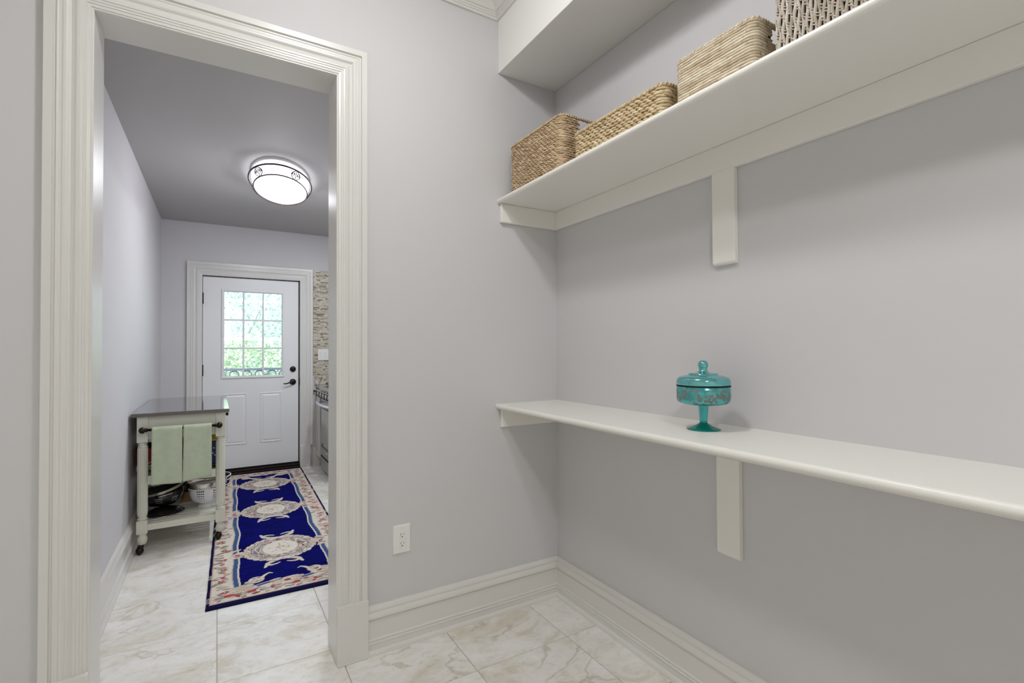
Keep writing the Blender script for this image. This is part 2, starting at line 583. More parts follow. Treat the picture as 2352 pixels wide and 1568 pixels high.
# ------------------------------------------------------------------ floor
floor = struct(MB().box(XL - .1, HX1 + .1, YBK - .1, YF + .10, -0.12, -0.0025).build('floor', M['grout']), 'stone look tile floor with thin beige joints')
T, TX0, TY0 = 0.4553, 0.003, 1.811
GAP = 0.0018
shared = {}
for i in range(-8, 5):
    for j in range(-10, 10):
        x0, x1 = TX0 + i * T + GAP, TX0 + (i + 1) * T - GAP
        y0, y1 = TY0 + j * T + GAP, TY0 + (j + 1) * T - GAP
        lx0, lx1 = (HX0, HX1) if y0 > YA else (XL, XB)
        x0, x1 = max(x0, lx0), min(x1, lx1)
        y0, y1 = max(y0, YBK), min(y1, YF + .02)
        if x1 - x0 < .02 or y1 - y0 < .02:
            continue
        key = (round(x1 - x0, 3), round(y1 - y0, 3))
        cx, cy = (x0 + x1) / 2, (y0 + y1) / 2
        if key in shared:
            copy_part(shared[key], floor, (cx, cy, 0))
        else:
            b = MB()
            e = 0.0012
            hx, hy = (x1 - x0) / 2, (y1 - y0) / 2
            b.loft([[(cx + sx * a, cy + sy * c, z) for sx, sy in ((-1, -1), (1, -1), (1, 1), (-1, 1))] for a, c, z in ((hx, hy, -.009), (hx, hy, -e), (hx - e, hy - e, 0))])
            shared[key] = b.build('tile', M['tile'], floor, (cx, cy, 0))

# ------------------------------------------------------------------ walls and ceilings
b = MB()
b.box(XL - .1, OX0 - .012, YA, YH, -.02, ZC)
b.box(OX1 + .012, HX1 + .1, YA, YH, -.02, ZC)
b.box(OX0 - .012, OX1 + .012, YA, YH, OZ + .012, ZC)
struct(b.build('wall_front', M['wall']), 'lavender grey wall with the cased doorway')
struct(MB().box(XB, XB + .12, YBK - .1, YA, -.02, ZC).build('wall_right', M['wall']), 'lavender grey wall behind the two long shelves')
struct(MB().box(XL - .12, XL, YBK - .1, YA, -.02, ZC).build('wall_left', M['ceiling']))
struct(MB().box(XL - .1, XB + .1, YBK - .12, YBK, -.02, ZC).build('wall_back', M['ceiling']))
struct(MB().box(XL - .1, XB + .12, YBK - .1, YH, ZC, ZC + .1).build('ceiling', M['ceiling']))
struct(MB().box(1.212, XB, YBK, YA, 2.697, ZC).build('soffit', M['ceiling'], bevel=.003), 'pale boxed soffit above the upper shelf')
struct(MB().box(HX0 - .12, HX0, YH, YF + .16, -.02, ZH).build('wall_hall_left', M['wall']), 'pale grey hall wall beside the kitchen cart')
struct(MB().box(HX1, HX1 + .12, YH, YF + .16, -.02, ZH).build('wall_hall_right', M['wall']))
b = MB()
b.box(HX0 - .1, DX0 - .02, YF, YF + .16, -.02, ZH)
b.box(DX1 + .02, HX1 + .1, YF, YF + .16, -.02, ZH)
b.box(DX0 - .02, DX1 + .02, YF, YF + .16, DZ + .02, ZH)
struct(b.build('wall_far', M['wall']), 'grey end wall around the white back door')
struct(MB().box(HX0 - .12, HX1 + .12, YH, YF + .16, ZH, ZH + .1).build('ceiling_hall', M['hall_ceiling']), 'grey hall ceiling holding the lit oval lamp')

# ------------------------------------------------------------------ mouldings
CASING = [(0, 0), (0, .010), (.0015, .0115), (.005, .0115), (.0065, .0150), (.0155, .0160), (.0165, .0185), (.0235, .0185), (.0245, .0210), (.0315, .0215), (.0325, .0240), (.040, .0235), (.047, .0195), (.0545, .0165), (.058, .0175), (.0615, .0215), (.066, .0245), (.073, .0245), (.077, .0225), (.084, .0225), (.0875, .0250), (.0895, .0250), (.0915, .0205), (.0965, .0205), (.0985, .0285), (.1205, .0285), (.1225, .0265), (.1225, 0)]


def casing_leg(b, xin, sgn, ywall, z0, zin, k=1.0, d=1.0):
    """sgn=+1: profile runs from the inner edge towards +x; the wall face is at ywall and the trim stands out towards -y."""
    rings = []
    for top in (0, 1):
        rings.append([(xin + sgn * u * k, ywall - v * d, (zin + u * k) if top else z0) for u, v in CASING])
    b.loft(rings)


def casing_head(b, x0, x1, ywall, zin, k=1.0, d=1.0):
    rings = []
    for s in (0, 1):
        rings.append([((x1 + u * k) if s else (x0 - u * k), ywall - v * d, zin + u * k) for u, v in CASING])
    b.loft(rings)


def cased_opening(name, x0, x1, zin, ywall, zpl, k, label, pl_out=0.003, pl_d=0.033, pw=None):
    t = struct(empty(name, ((x0 + x1) / 2, ywall, 0)), label)
    for s, x in ((-1, x0), (1, x1)):
        b = MB(); casing_leg(b, x, s, ywall, zpl, zin, k)
        struct(b.build('casing_leg', M['trim'], t, recalc=True))
        w = pw if pw else .1225 * k + pl_out
        struct(MB().box(x, x + s * w, ywall - pl_d, ywall, 0, zpl).build('plinth_block', M['trim'], t, bevel=.003))
    b = MB(); casing_head(b, x0, x1, ywall, zin, k)
    struct(b.build('casing_head', M['trim'], t, recalc=True))
    return t


t = cased_opening('trim_1', OX0, OX1, OZ, YA, .246, 1.015, 'cream fluted casing around the wide doorway')
JT = .0115
struct(MB().box(OX0 - JT, OX0 + .001, YA - .009, YH + .004, 0, OZ).build('jamb', M['trim'], t, bevel=.002))
struct(MB().box(OX1 - .001, OX1 + JT, YA - .009, YH + .004, 0, OZ).build('jamb', M['trim'], t, bevel=.002))
struct(MB().box(OX0 - JT, OX1 + JT, YA - .009, YH + .004, OZ - .001, OZ + JT).build('jamb_head', M['trim'], t, bevel=.002))
# plain casing on the hall side
b = MB()
b.box(OX0 - .12, OX0, YH, YH + .02, 0, OZ + .12); b.box(OX1, OX1 + .12, YH, YH + .02, 0, OZ + .12); b.box(OX0, OX1, YH, YH + .02, OZ, OZ + .12)
struct(b.build('casing_back', M['trim'], t))

BASE = [(0, 0), (.030, 0), (.030, .006), (.027, .014), (.022, .019), (.0195, .021), (.0195, .0440), (.0215, .0465), (.0225, .0490), (.0205, .0515), (.0180, .0530), (.0180, .0580), (.0200, .0600), (.0205, .0630), (.0180, .0660), (.0150, .0680), (.0150, .1455), (.0125, .1470), (.0125, .1495), (.0215, .1505), (.0235, .1560), (.0225, .1640), (.0185, .1730), (.0150, .1780), (.0150, .1810), (.0170, .1830), (.0165, .1900), (.0130, .1980), (.0085, .2045), (0, .2050)]


def base_run(name, p0, p1, n, m0=0, m1=0, label=None):
    """A baseboard from p0 to p1 (2D) standing out along the 2D normal n; m0/m1 = 1 for an inside mitre at that end."""
    d = Vector((p1[0] - p0[0], p1[1] - p0[1])).normalized()
    b = MB()
    rings = []
    for p, m, s in ((p0, m0, 1), (p1, m1, -1)):
        rings.append([(p[0] + n[0] * v + d.x * s * v * m, p[1] + n[1] * v + d.y * s * v * m, z) for v, z in BASE])
    b.loft(rings)
    return struct(b.build(name, M['trim'], recalc=True), label)


base_run('baseboard_front', (OX1 + .1275, YA), (XB, YA), (0, -1), 0, 1, 'tall cream baseboard under the outlet')
base_run('baseboard_right', (XB, YA), (XB, YBK), (-1, 0), 1, 0, 'tall cream baseboard under the shelves')
base_run('baseboard_left', (XL, YA), (OX0 - .1275, YA), (0, -1))
base_run('baseboard_hall', (HX0, YH), (HX0, YF), (1, 0), 0, 1, 'tall cream baseboard along the hall wall')
base_run('baseboard_far', (HX0, YF), (DX0 - .136, YF), (0, -1), 1, 0)

# crown moulding (v out of the wall, z above the lower edge), 0.12 high
CROWN = [(0, 0), (.010, 0), (.012, .003), (.012, .010), (.017, .012), (.017, .018), (.022, .020), (.022, .027), (.030, .030), (.038, .040), (.050, .052), (.064, .060), (.070, .062), (.070, .070), (.078, .072), (.088, .080), (.096, .092), (.100, .094), (.100, .102), (.112, .102), (.112, .120), (0, .120)]


def crown_run(name, p0, p1, n, m0, m1):
    d = Vector((p1[0] - p0[0], p1[1] - p0[1])).normalized()
    b = MB(); rings = []
    for p, m, s in ((p0, m0, 1), (p1, m1, -1)):
        rings.append([(p[0] + n[0] * v + d.x * s * v * m, p[1] + n[1] * v + d.y * s * v * m, ZC - .12 + z) for v, z in CROWN])
    b.loft(rings)
    return struct(b.build(name, M['trim'], recalc=True), 'stepped cream crown moulding at the ceiling')


crown_run('trim_2', (XL, YA), (1.212, YA), (0, -1), 0, 1)
crown_run('trim_3', (1.212, YA), (1.212, YBK), (-1, 0), 1, 0)

# ------------------------------------------------------------------ back door
DOORY = YF + .035              # front face of the slab
KD = 1.085
t = cased_opening('trim_4', DX0, DX1, DZ, YF, .240, KD, 'cream fluted casing around the back door', pl_d=.040, pw=.106)
for x0, x1, z0, z1 in ((DX0 - .018, DX0, 0, DZ), (DX1, DX1 + .018, 0, DZ), (DX0 - .018, DX1 + .018, DZ, DZ + .018)):
    struct(MB().box(x0, x1, YF - .004, YF + .15, z0, z1).build('jamb', M['trim'], t))

door = struct(empty('door_1', ((DX0 + DX1) / 2, DOORY, 0.03)), 'white back door with nine window panes over two raised panels')
GX0, GX1, GZ0, GZ1 = .062, .612, 1.030, 1.921
sx0, sx1, sz0, sz1 = DX0 + .004, DX1 - .011, .058, DZ - .008
b = MB()
T2 = .044
b.box(sx0, GX0 - .012, DOORY, DOORY + T2, sz0, sz1); b.box(GX1 + .012, sx1, DOORY, DOORY + T2, sz0, sz1)
b.box(GX0 - .012, GX1 + .012, DOORY, DOORY + T2, sz0, GZ0 - .012); b.box(GX0 - .012, GX1 + .012, DOORY, DOORY + T2, GZ1 + .012, sz1)
b.build('door_slab', M['door'], door)
# glazing frame (moulded rim)
rim = [(-.027, 0), (-.027, .006), (-.022, .012), (-.012, .013), (-.006, .010), (0, .003), (0, -.02), (-.012, -.02)]
for tag_, (px0, px1) in (('h', (GX0, GX1)),):
    b = MB(); ring4 = []
    for cx, cz, sx, sz in ((GX0, GZ0, -1, -1), (GX1, GZ0, 1, -1), (GX1, GZ1, 1, 1), (GX0, GZ1, -1, 1)):
        ring4.append([(cx - sx * u, DOORY - v, cz - sz * u) for u, v in rim])
    b.loft(ring4, loop=True)
    b.build('glazing_frame', M['door'], door, recalc=True)
mw = .017
xs = [GX0, .240, .4275, GX1]
zs = [GZ0, 1.324, 1.625, GZ1]
for x in xs[1:3]:
    MB().box(x - mw / 2, x + mw / 2, DOORY - .004, DOORY + .012, GZ0, GZ1).build('muntin', M['door'], door, bevel=.003)
for z in zs[1:3]:
    MB().box(GX0, GX1, DOORY - .003, DOORY + .011, z - mw / 2, z + mw / 2).build('muntin', M['door'], door, bevel=.003)
for i in range(3):
    for j in range(3):
        MB().box(xs[i] - .004, xs[i + 1] + .004, DOORY + .013, DOORY + .016, zs[j] - .004, zs[j + 1] + .004).build('pane', M['pane'], door)


def raised_panel(x0, x1, z0, z1):
    b = MB(); R = []
    for ins, v in ((0, 0), (.004, .0065), (.010, .0065), (.015, .0010), (.022, .0008), (.034, .0055), (.040, .006)):
        R.append([(x0 + ins, DOORY - v, z0 + ins), (x1 - ins, DOORY - v, z0 + ins), (x1 - ins, DOORY - v, z1 - ins), (x0 + ins, DOORY - v, z1 - ins)])
    b.loft(R)
    b.build('panel', M['door'], door, recalc=True)


raised_panel(.062, .276, .303, .845)
raised_panel(.401, .612, .303, .845)
# lever, deadbolt, hinges, strike
hx = .727
h = MB()
h.lathe([(0, -.016), (.024, -.016), (.031, -.010), (.034, 0)], (hx, DOORY, .947), 24, axis='y', caps=False)
h.tube([(hx, DOORY - .012, .947), (hx, DOORY - .045, .947)], .010, 10)
h.tube([(hx + .004, DOORY - .045, .950), (hx - .03, DOORY - .048, .946), (hx - .055, DOORY - .048, .937), (hx - .08, DOORY - .046, .931), (hx - .100, DOORY - .044, .934)], [.009, .008, .007, .0065, .005], 10)
h.build('lever_handle', M['bronze'], door, recalc=True)
h = MB()
h.lathe([(0, -.022), (.020, -.022), (.027, -.016), (.031, -.006), (.032, 0)], (hx, DOORY, 1.090), 24, axis='y')
h.box(hx - .004, hx + .004, DOORY - .034, DOORY - .02, 1.076, 1.104)
h.build('deadbolt', M['bronze'], door, recalc=True)
for z in (1.842, 1.097, .33):
    h = MB()
    h.lathe([(.0075, -.057), (.0075, .057)], (DX0 + .003, DOORY - .006, z), 10, caps=True)
    h.build('hinge', M['black'], door)
MB().box(DX1 - .011, DX1 - .001, DOORY + .003, DOORY + .04, .05, DZ).build('weather_strip', M['dark'], door)
MB().box(DX0 - .001, DX0 + .010, DOORY + .046, DOORY + .06, .05, DZ).build('weather_strip', M['dark'], door)  # strip added behind the slab to block a light leak
MB().box(DX0, DX1, DOORY + .006, DOORY + .04, DZ - .008, DZ).build('weather_strip', M['dark'], door)
MB().box(DX1 - .003, DX1 + .004, DOORY - .035, DOORY - .004, .905, .985).build('strike_plate', M['bronze'], door, bevel=.002)
b = MB()
b.box(DX0, DX1, YF - .045, DOORY + .06, 0, .020); b.box(DX0, DX1, YF - .01, DOORY + .06, .020, .040)
b.build('threshold', M['bronze'], door, bevel=.004)
MB().box(DX0, DX1, DOORY + .01, DOORY + .05, .040, .058).build('door_sweep', M['dark'], door)

# ------------------------------------------------------------------ shelves
def bullnose_board(b, x0, x1, y0, y1, z0, z1):
    """Board against the wall at x1, rounded front edge at x0."""
    r = (z1 - z0) / 2; zc = (z0 + z1) / 2
    prof = [(x1, z0)] + [(x0 + r - r * math.cos(a) * 1.0, zc + r * math.sin(a)) for a in [(-PI / 2 + PI * i / 10) for i in range(11)]] + [(x1, z1)]
    b.loft([[(x, y0, z) for x, z in prof], [(x, y1, z) for x, z in prof]], smooth=False)


YS0 = -1.20
for nm, lab, x0, zt, zb, cl, br in (
    ('wall_shelf', 'upper long cream wall shelf carrying the woven baskets', 1.200, 2.060, 2.037, 1.942, (1.606, 1.068, 1.158)),
    ('wall_shelf', 'lower long cream wall shelf carrying the teal glass jar', 1.190, 1.034, 1.010, .918, (.572, 1.061, 1.151))):
    t = thing(nm, lab, 'shelf', (XB - .18, 1.0, zb), 'long cream wall shelves')
    b = MB(); bullnose_board(b, x0, XB, YS0, YA, zb, zt)
    b.build('board', M['shelf'], t, recalc=True)
    MB().box(XB - .020, XB, YS0, YA - .020, cl, zb).build('cleat', M['shelf'], t, bevel=.003)
    MB().box(1.217, XB, YA - .020, YA, cl, zb).build('cleat', M['shelf'], t, bevel=.004, segs=3)
    bz, by0, by1 = br
    for yy in (0, -1.45):
        b = MB()
        rr = .012
        prof = [(XB, bz), (XB - .0215 + rr, bz)] + [(XB - .0215 + rr - rr * math.sin(a), bz + rr - rr * math.cos(a)) for a in (PI / 8, PI / 4, 3 * PI / 8, PI / 2)] + [(XB - .0215, cl + .001), (XB, cl + .001)]
        b.loft([[(x, by0 + yy, z) for x, z in prof], [(x, by1 + yy, z) for x, z in prof]])
        b.build('bracket', M['shelf'], t, recalc=True, bevel=.002)

# ------------------------------------------------------------------ outlet and switches
t = thing('wall_outlet', 'white duplex outlet plate low on the grey wall', 'outlet', (.709, YA, .464))
OXc, OZc = .709, .464


def plate(b, x0, x1, z0, z1, y, d):
    R = []
    for ins, v in ((0, 0), (0, d * .35), (.002, d * .8), (.004, d)):
        R.append([(x0 + ins, y - v, z0 + ins), (x1 - ins, y - v, z0 + ins), (x1 - ins, y - v, z1 - ins), (x0 + ins, y - v, z1 - ins)])
    b.loft(R)


b = MB(); plate(b, OXc - .0395, OXc + .0395, OZc - .0625, OZc + .0625, YA, .007)
b.build('plate', M['plastic'], t, recalc=True)
b = MB(); plate(b, OXc - .0170, OXc + .0170, OZc - .0340, OZc + .0340, YA - .0068, .0020)
rc = b.build('receptacle', M['plastic'], t, recalc=True)
for dz in (.0195, -.0195):
    for dx, hh in ((-.0063, .0042), (.0063, .0035)):
        MB().box(OXc + dx - .0009, OXc + dx + .0009, YA - .0094, YA - .0085, OZc + dz - hh + .003, OZc + dz + hh + .003).build('slot', M['dark'], rc)
    MB().lathe([(0, -.0093), (.0026, -.0093), (.0026, -.0085)], (OXc, YA, OZc + dz - .0085), 12, axis='y').build('ground_hole', M['dark'], rc)
for dz in (.048, -.048):
    MB().lathe([(0, -.0078), (.003, -.0076), (.0034, -.0065)], (OXc, YA, OZc + dz), 12, axis='y').build('screw', M['plastic'], t)

# ------------------------------------------------------------------ mosaic, counter, granite, stove corner
my = YF - .008
mos = MB()
tints = []
pal = [(.54, .48, .38), (.60, .55, .46), (.66, .62, .54), (.47, .40, .31), (.30, .25, .17), (.24, .19, .13), (.58, .55, .50), (.43, .38, .30)]
pw_ = np.array([.2, .2, .15, .12, .10, .06, .1, .07])
z = 1.018
while z < 2.205:
    x = .934 - random.random() * .05
    while x < HX1:
        L = random.choice((.022, .035, .05, .075))
        x0, x1 = max(x + .0008, .934), min(x + L - .0008, HX1)
        if x1 - x0 > .006:
            d = random.uniform(.0055, .0085)
            e = .0008
            mos.loft([[(x0 + i, YF - v, z + i), (x1 - i, YF - v, z + i), (x1 - i, YF - v, z + .0112 - i), (x0 + i, YF - v, z + .0112 - i)] for i, v in ((0, .001), (0, d - e), (e, d))])
            c = pal[rng.choice(len(pal), p=pw_)]
            k = random.uniform(.9, 1.1)
            tints += [(c[0] * k, c[1] * k, c[2] * k, 1)] * 12
        x += L
    z += .0125
bs = struct(MB().box(.934, HX1, YF - .004, YF, 1.016, 2.207).build('backsplash', M['grout']), 'beige mosaic backsplash beside the back door')
o = mos.build('mosaic_tiles', M['mosaic'], bs, kind='stuff')
ca = o.data.color_attributes.new('tint', 'FLOAT_COLOR', 'POINT')
ca.data.foreach_set('color', np.array(tints, np.float32).ravel())

tag(MB().box(.950, HX1, YF - .022, YF, .908, 1.014).build('granite_upstand', M['granite'], bevel=.002), 'speckled granite strip standing between counter and mosaic', 'backsplash strip')
tag(MB().box(.962, HX1, 5.705, YF - .001, .880, .907).build('counter_slab', M['granite'], bevel=.004), 'short pale granite counter slab beside the range', 'countertop')

t = thing('switch_plate', 'white double rocker switch plate on the mosaic', 'switch', (1.045, YF - .008, 1.247))
b = MB(); plate(b, .983, 1.107, 1.183, 1.312, YF - .0085, .006); b.build('plate', M['plastic'], t, recalc=True)
for cx in (1.022, 1.068):
    MB().loft([[(cx - .016, YF - .0140, 1.214), (cx + .016, YF - .0140, 1.214), (cx + .016, YF - .0140, 1.281), (cx - .016, YF - .0140, 1.281)],
               [(cx - .015, YF - .0160, 1.215), (cx + .015, YF - .0160, 1.215), (cx + .015, YF - .0195, 1.280), (cx - .015, YF - .0195, 1.280)]]).build('rocker', M['plastic'], t, recalc=True)

t = thing('base_cabinet', 'narrow cream base cabinet between the range and the end wall', 'cabinet', (1.3, 5.83, 0))
b = MB(); b.box(.985, HX1, 5.712, YF - .001, .11, .875); b.box(1.05, HX1, 5.712, YF - .001, 0, .11)
b.build('body', M['cabinet'], t)
b = MB(); R = []
for ins, v in ((0, 0), (0, .018), (.003, .020), (.045, .020), (.050, .014), (.055, .014)):
    R.append([(.985 - v, 5.718 + ins, .125 + ins), (.985 - v, 5.945 - ins, .125 + ins), (.985 - v, 5.945 - ins, .862 - ins), (.985 - v, 5.718 + ins, .862 - ins)])
b.loft(R); dr = b.build('door', M['cabinet'], t, recalc=True)
b = MB()
for y in (5.767, 5.896):
    b.box(.9695, .9712, y - .0035, y + .0035, .175, .812)
for z in (.175, .812):
    b.box(.9695, .9712, 5.767, 5.896, z - .0035, z + .0035)
b.build('groove_line', M['cabinet_groove'], dr)  # darker olive lines along the panel groove
b = MB(); b.tube([(.965, 5.925, .838), (.935, 5.925, .838)], .005, 8); b.lathe([(0, -.032), (.012, -.030), (.014, -.024), (.008, -.016)], (.965, 5.925, .838), 12, axis='x')
b.build('knob', M['black'], dr)
struct(MB().box(.930, 1.05, YF - .016, YF, 0, .205).build('baseboard_kitchen', M['trim'], bevel=.004))

# range
SY0, SY1, SX = 4.940, 5.702, .975
t = thing('range_stove', 'stainless steel range with chrome knobs and oven window', 'stove', (1.3, 5.32, 0))
MB().box(SX + .03, HX1 - .03, SY0, SY1, .03, .895).build('body', M['steel'], t)
b = MB()
b.loft([[(SX - .012, y, .790), (SX + .002, y, .862), (SX - .010, y, .868), (SX - .012, y, .902), (SX - .006, y, .907), (SX + .06, y, .907), (SX + .06, y, .780), (SX, y, .780)] for y in (SY0, SY1)])
b.build('control_panel', M['steel'], t, recalc=True)
for k in range(5):
    y = 5.635 - k * .145
    b = MB()
    b.lathe([(.033, .004), (.034, -.010), (.028, -.014), (.026, -.044), (.021, -.050), (0, -.050)], (SX - .004, y, .832), 18, axis='x')
    kb = b.build('knob', M['chrome'], t)
    MB().box(SX - .060, SX - .014, y - .005, y + .005, .804, .860).build('grip', M['black'], kb, bevel=.002)
b = MB()
b.box(SX, SX + .03, SY0, SY1, .165, .775)
od = b.build('oven_door', M['steel'], t, bevel=.004)
MB().box(SX - .004, SX + .002, SY0 + .10, SY1 - .035, .255, .700).build('window_frame', M['black'], od, bevel=.003)
M['oven_glass'] = mat('oven_glass', (.10, .10, .11), .05, .0, coat=1.0)
MB().box(SX - .0055, SX - .003, SY0 + .125, SY1 - .060, .283, .674).build('window_glass', M['oven_glass'], od)
pts = []
for i in range(13):
    s = i / 12
    pts.append((SX - .045 - .03 * math.sin(PI * s), SY1 - .03 - s * (SY1 - SY0 - .06), .742 - .0 * s))
b = MB(); b.tube(pts, .0135, 12)
b.tube([(SX, SY1 - .035, .742), (SX - .048, SY1 - .035, .742)], .011, 8); b.tube([(SX, SY0 + .035, .742), (SX - .048, SY0 + .035, .742)], .011, 8)
b.build('oven_handle', mat('glare_white_handle', (.75, .76, .82), .3, .4), od)  # whitish colour stands for glare on the bar
b = MB(); b.lathe([(0, -.003), (.016, -.003), (.018, 0)], (SX, 5.37, .218), 16, axis='x'); b.build('maker_badge', M['chrome'], od)
MB().box(SX + .004, SX + .03, SY0, SY1, 0.018, .147).build('warming_drawer', M['steel'], t, bevel=.004)
MB().box(SX + .001, SX + .03, SY0, SY1, .146, .167).build('drawer_gap', M['dark'], t)
MB().box(SX + .05, SX + .4, SY0 + .01, SY1 - .01, 0, .03).build('toe_base', M['dark'], t)
b = MB()
b.box(SX + .05, HX1 - .04, SY0 + .005, SY1 - .005, .895, .907)
b.build('cooktop', M['steel'], t)
for k in range(3):
    y = 5.57 - k * .25
    b = MB()
    for dx in (.045, .28, .5): b.box(SX + dx, SX + dx + .014, y - .115, y + .115, .924, .944)
    for dy in (-.11, -.04, .04, .11): b.box(SX + .045, SX + .51, y + dy - .007, y + dy + .007, .924, .944)
    for dx in (.07, .5):
        for dy in (-.11, .11): b.box(SX + dx, SX + dx + .012, y + dy - .006, y + dy + .006, .906, .926)
    b.build('burner_grate', M['black'], t)

# ------------------------------------------------------------------ hall ceiling lamp (oval)
FX, FY, FROT = .410, 4.075, math.atan2(-.148, .85)
t = thing('ceiling_lamp', 'lit oval frosted glass ceiling lamp with scrolled bronze rings', 'lamp', (FX, FY, ZH))
SXo, SYo = .2125, .432


def oval(a, kx, ky, z):
    x, y = kx * math.cos(a), ky * math.sin(a)
    return (FX + x * math.cos(FROT) - y * math.sin(FROT), FY + x * math.sin(FROT) + y * math.cos(FROT), z)


MB().lathe([(1.03, 0), (1.03, -.012), (.98, -.02), (.0, -.02)], (FX, FY, ZH), 48, sx=.195, sy=.415, rot=FROT, caps=False).build('pan', M['pan'], t)
MB().lathe([(.97, -.012), (1.0, -.040), (.985, -.060), (.90, -.098), (.80, -.112), (.6, -.128), (.35, -.137), (.0, -.140)], (FX, FY, ZH), 56, sx=.197, sy=.412, rot=FROT).build('glass_dome', M['dome'], t)
MB().tube([oval(2 * PI * i / 64, SXo, SYo, ZH - .052) for i in range(64)], .0064, 8, closed=True).build('outer_ring', M['fixture_bronze'], t)
MB().tube([oval(2 * PI * i / 64, SXo * .855, SYo * .865, ZH - .104) for i in range(64)], .0050, 8, closed=True).build('inner_ring', M['fixture_bronze'], t)
for k in range(5):
    a0 = math.radians(-126 + 72 * k)
    b = MB()

    def at(da, s, a0=a0):
        a = a0 + da
        kx = 1.0 + (.855 - 1.0) * s
        return oval(a, SXo * (1 + (.855 - 1) * s) + .004, SYo * (1 + (.865 - 1) * s) + .004, ZH - .052 - .052 * s - .004)

    for sg in (-1, 1):
        b.tube([at(sg * (.15 * math.sin(PI * q / 10) + .01), 1 - q / 10 * 1.0) for q in range(11)], .0030, 6)
        sp = []
        for q in range(18):
            th = q / 17 * 3.4 * PI
            rr = .075 * (1 - q / 22)
            sp.append(at(sg * (.085 + .75 * rr * math.cos(th)), .38 + 3.4 * rr * math.sin(th)))
        b.tube(sp, .0026, 6)
    b.tube([at(0, 0), at(0, 1)], .0028, 6)
    b.build('scroll', M['fixture_bronze'], t)

# main pantry lamp; the second lamp and the kitchen downlights are added for fill
for x, y, mm, lab in ((.40, 1.12, 'dome_main', 'round frosted glass ceiling lamp above the doorway wall'), (.00, -.90, 'dome_fill', 'added unseen round fill lamp near the back wall')):
    t = thing('flush_lamp', lab, 'lamp', (x, y, ZC))
    MB().lathe([(.13, 0), (.13, -.02), (.115, -.025), (0, -.025)], (x, y, ZC), 32).build('pan', M['pan'], t)
    MB().lathe([(.100, -.02), (.100, -.05), (.085, -.08), (.045, -.098), (0, -.1)], (x, y, ZC), 20).build('glass_dome', M[mm], t)
for y, lab in ((3.55, 'added unseen fill downlight nearer the doorway side of the kitchen'), (4.45, 'added unseen fill downlight in front of the range')):
    t = thing('fill_downlight', lab, 'lamp', (1.10, y, ZH), 'added kitchen fill downlights')
    MB().lathe([(.10, 0), (.10, -.006), (.078, -.007), (.076, 0)], (1.10, y, ZH), 28).build('trim_ring', M['pan'], t)

# ------------------------------------------------------------------ baskets
def perim(x0, x1, y0, y1, r=.018):
    """Rounded rectangle: list of (x, y, nx, ny, s) finely sampled, and its length."""
    pts = []
    def arc(cx, cy, a0):
        for i in range(7):
            a = a0 + PI / 2 * i / 6
            pts.append((cx + r * math.cos(a), cy + r * math.sin(a), math.cos(a), math.sin(a)))
    def seg(p, q, nx, ny):
        L = math.dist(p, q); n = max(2, int(L / .01))
        for i in range(1, n):
            k = i / n
            pts.append((p[0] + (q[0] - p[0]) * k, p[1] + (q[1] - p[1]) * k, nx, ny))
    arc(x1 - r, y1 - r, 0); seg((x1 - r, y1), (x0 + r, y1), 0, 1)
    arc(x0 + r, y1 - r, PI / 2); seg((x0, y1 - r), (x0, y0 + r), -1, 0)
    arc(x0 + r, y0 + r, PI); seg((x0 + r, y0), (x1 - r, y0), 0, -1)
    arc(x1 - r, y0 + r, 1.5 * PI); seg((x1, y0 + r), (x1, y1 - r), 1, 0)
    out, s = [], 0
    for i, p in enumerate(pts):
        out.append((*p, s))
        q = pts[(i + 1) % len(pts)]
        s += math.dist(p[:2], q[:2])
    return out, s


def sample(P, L, s):
    s %= L
    lo, hi = 0, len(P)
    while hi - lo > 1:
        m = (lo + hi) // 2
        if P[m][4] <= s: lo = m
        else: hi = m
    a = P[lo]; bq = P[(lo + 1) % len(P)]
    s1 = bq[4] if lo + 1 < len(P) else L
    k = (s - a[4]) / max(s1 - a[4], 1e-6)
    nx, ny = a[2] + (bq[2] - a[2]) * k, a[3] + (bq[3] - a[3]) * k
    h = math.hypot(nx, ny) or 1
    return a[0] + (bq[0] - a[0]) * k, a[1] + (bq[1] - a[1]) * k, nx / h, ny / h


def in_hole(x, y, z, box, hole):
    """hole = (half width in x, z0, z1) on both y ends."""
    if not hole: return False
    x0, x1, y0, y1 = box
    cx = (x0 + x1) / 2
    return abs(x - cx) < hole[0] and hole[1] < z < hole[2] and (abs(y - y0) < .03 or abs(y - y1) < .03)


def liner(b, box, z0, z1, hole, ins=.006, th=.003):  # added dark walls, block light through the weave gaps
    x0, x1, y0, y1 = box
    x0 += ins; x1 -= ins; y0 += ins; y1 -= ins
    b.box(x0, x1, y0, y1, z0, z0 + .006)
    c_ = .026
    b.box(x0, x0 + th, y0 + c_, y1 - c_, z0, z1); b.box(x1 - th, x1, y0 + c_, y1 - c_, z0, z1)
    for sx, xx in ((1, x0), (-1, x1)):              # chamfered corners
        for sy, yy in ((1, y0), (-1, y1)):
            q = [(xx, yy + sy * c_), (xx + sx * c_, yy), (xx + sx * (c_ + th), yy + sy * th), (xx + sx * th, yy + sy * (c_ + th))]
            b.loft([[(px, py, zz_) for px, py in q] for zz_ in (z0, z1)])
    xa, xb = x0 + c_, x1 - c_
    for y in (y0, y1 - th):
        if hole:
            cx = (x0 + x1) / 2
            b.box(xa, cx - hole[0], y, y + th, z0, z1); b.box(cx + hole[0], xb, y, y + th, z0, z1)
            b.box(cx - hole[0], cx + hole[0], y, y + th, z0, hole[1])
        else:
            b.box(xa, xb, y, y + th, z0, z1)


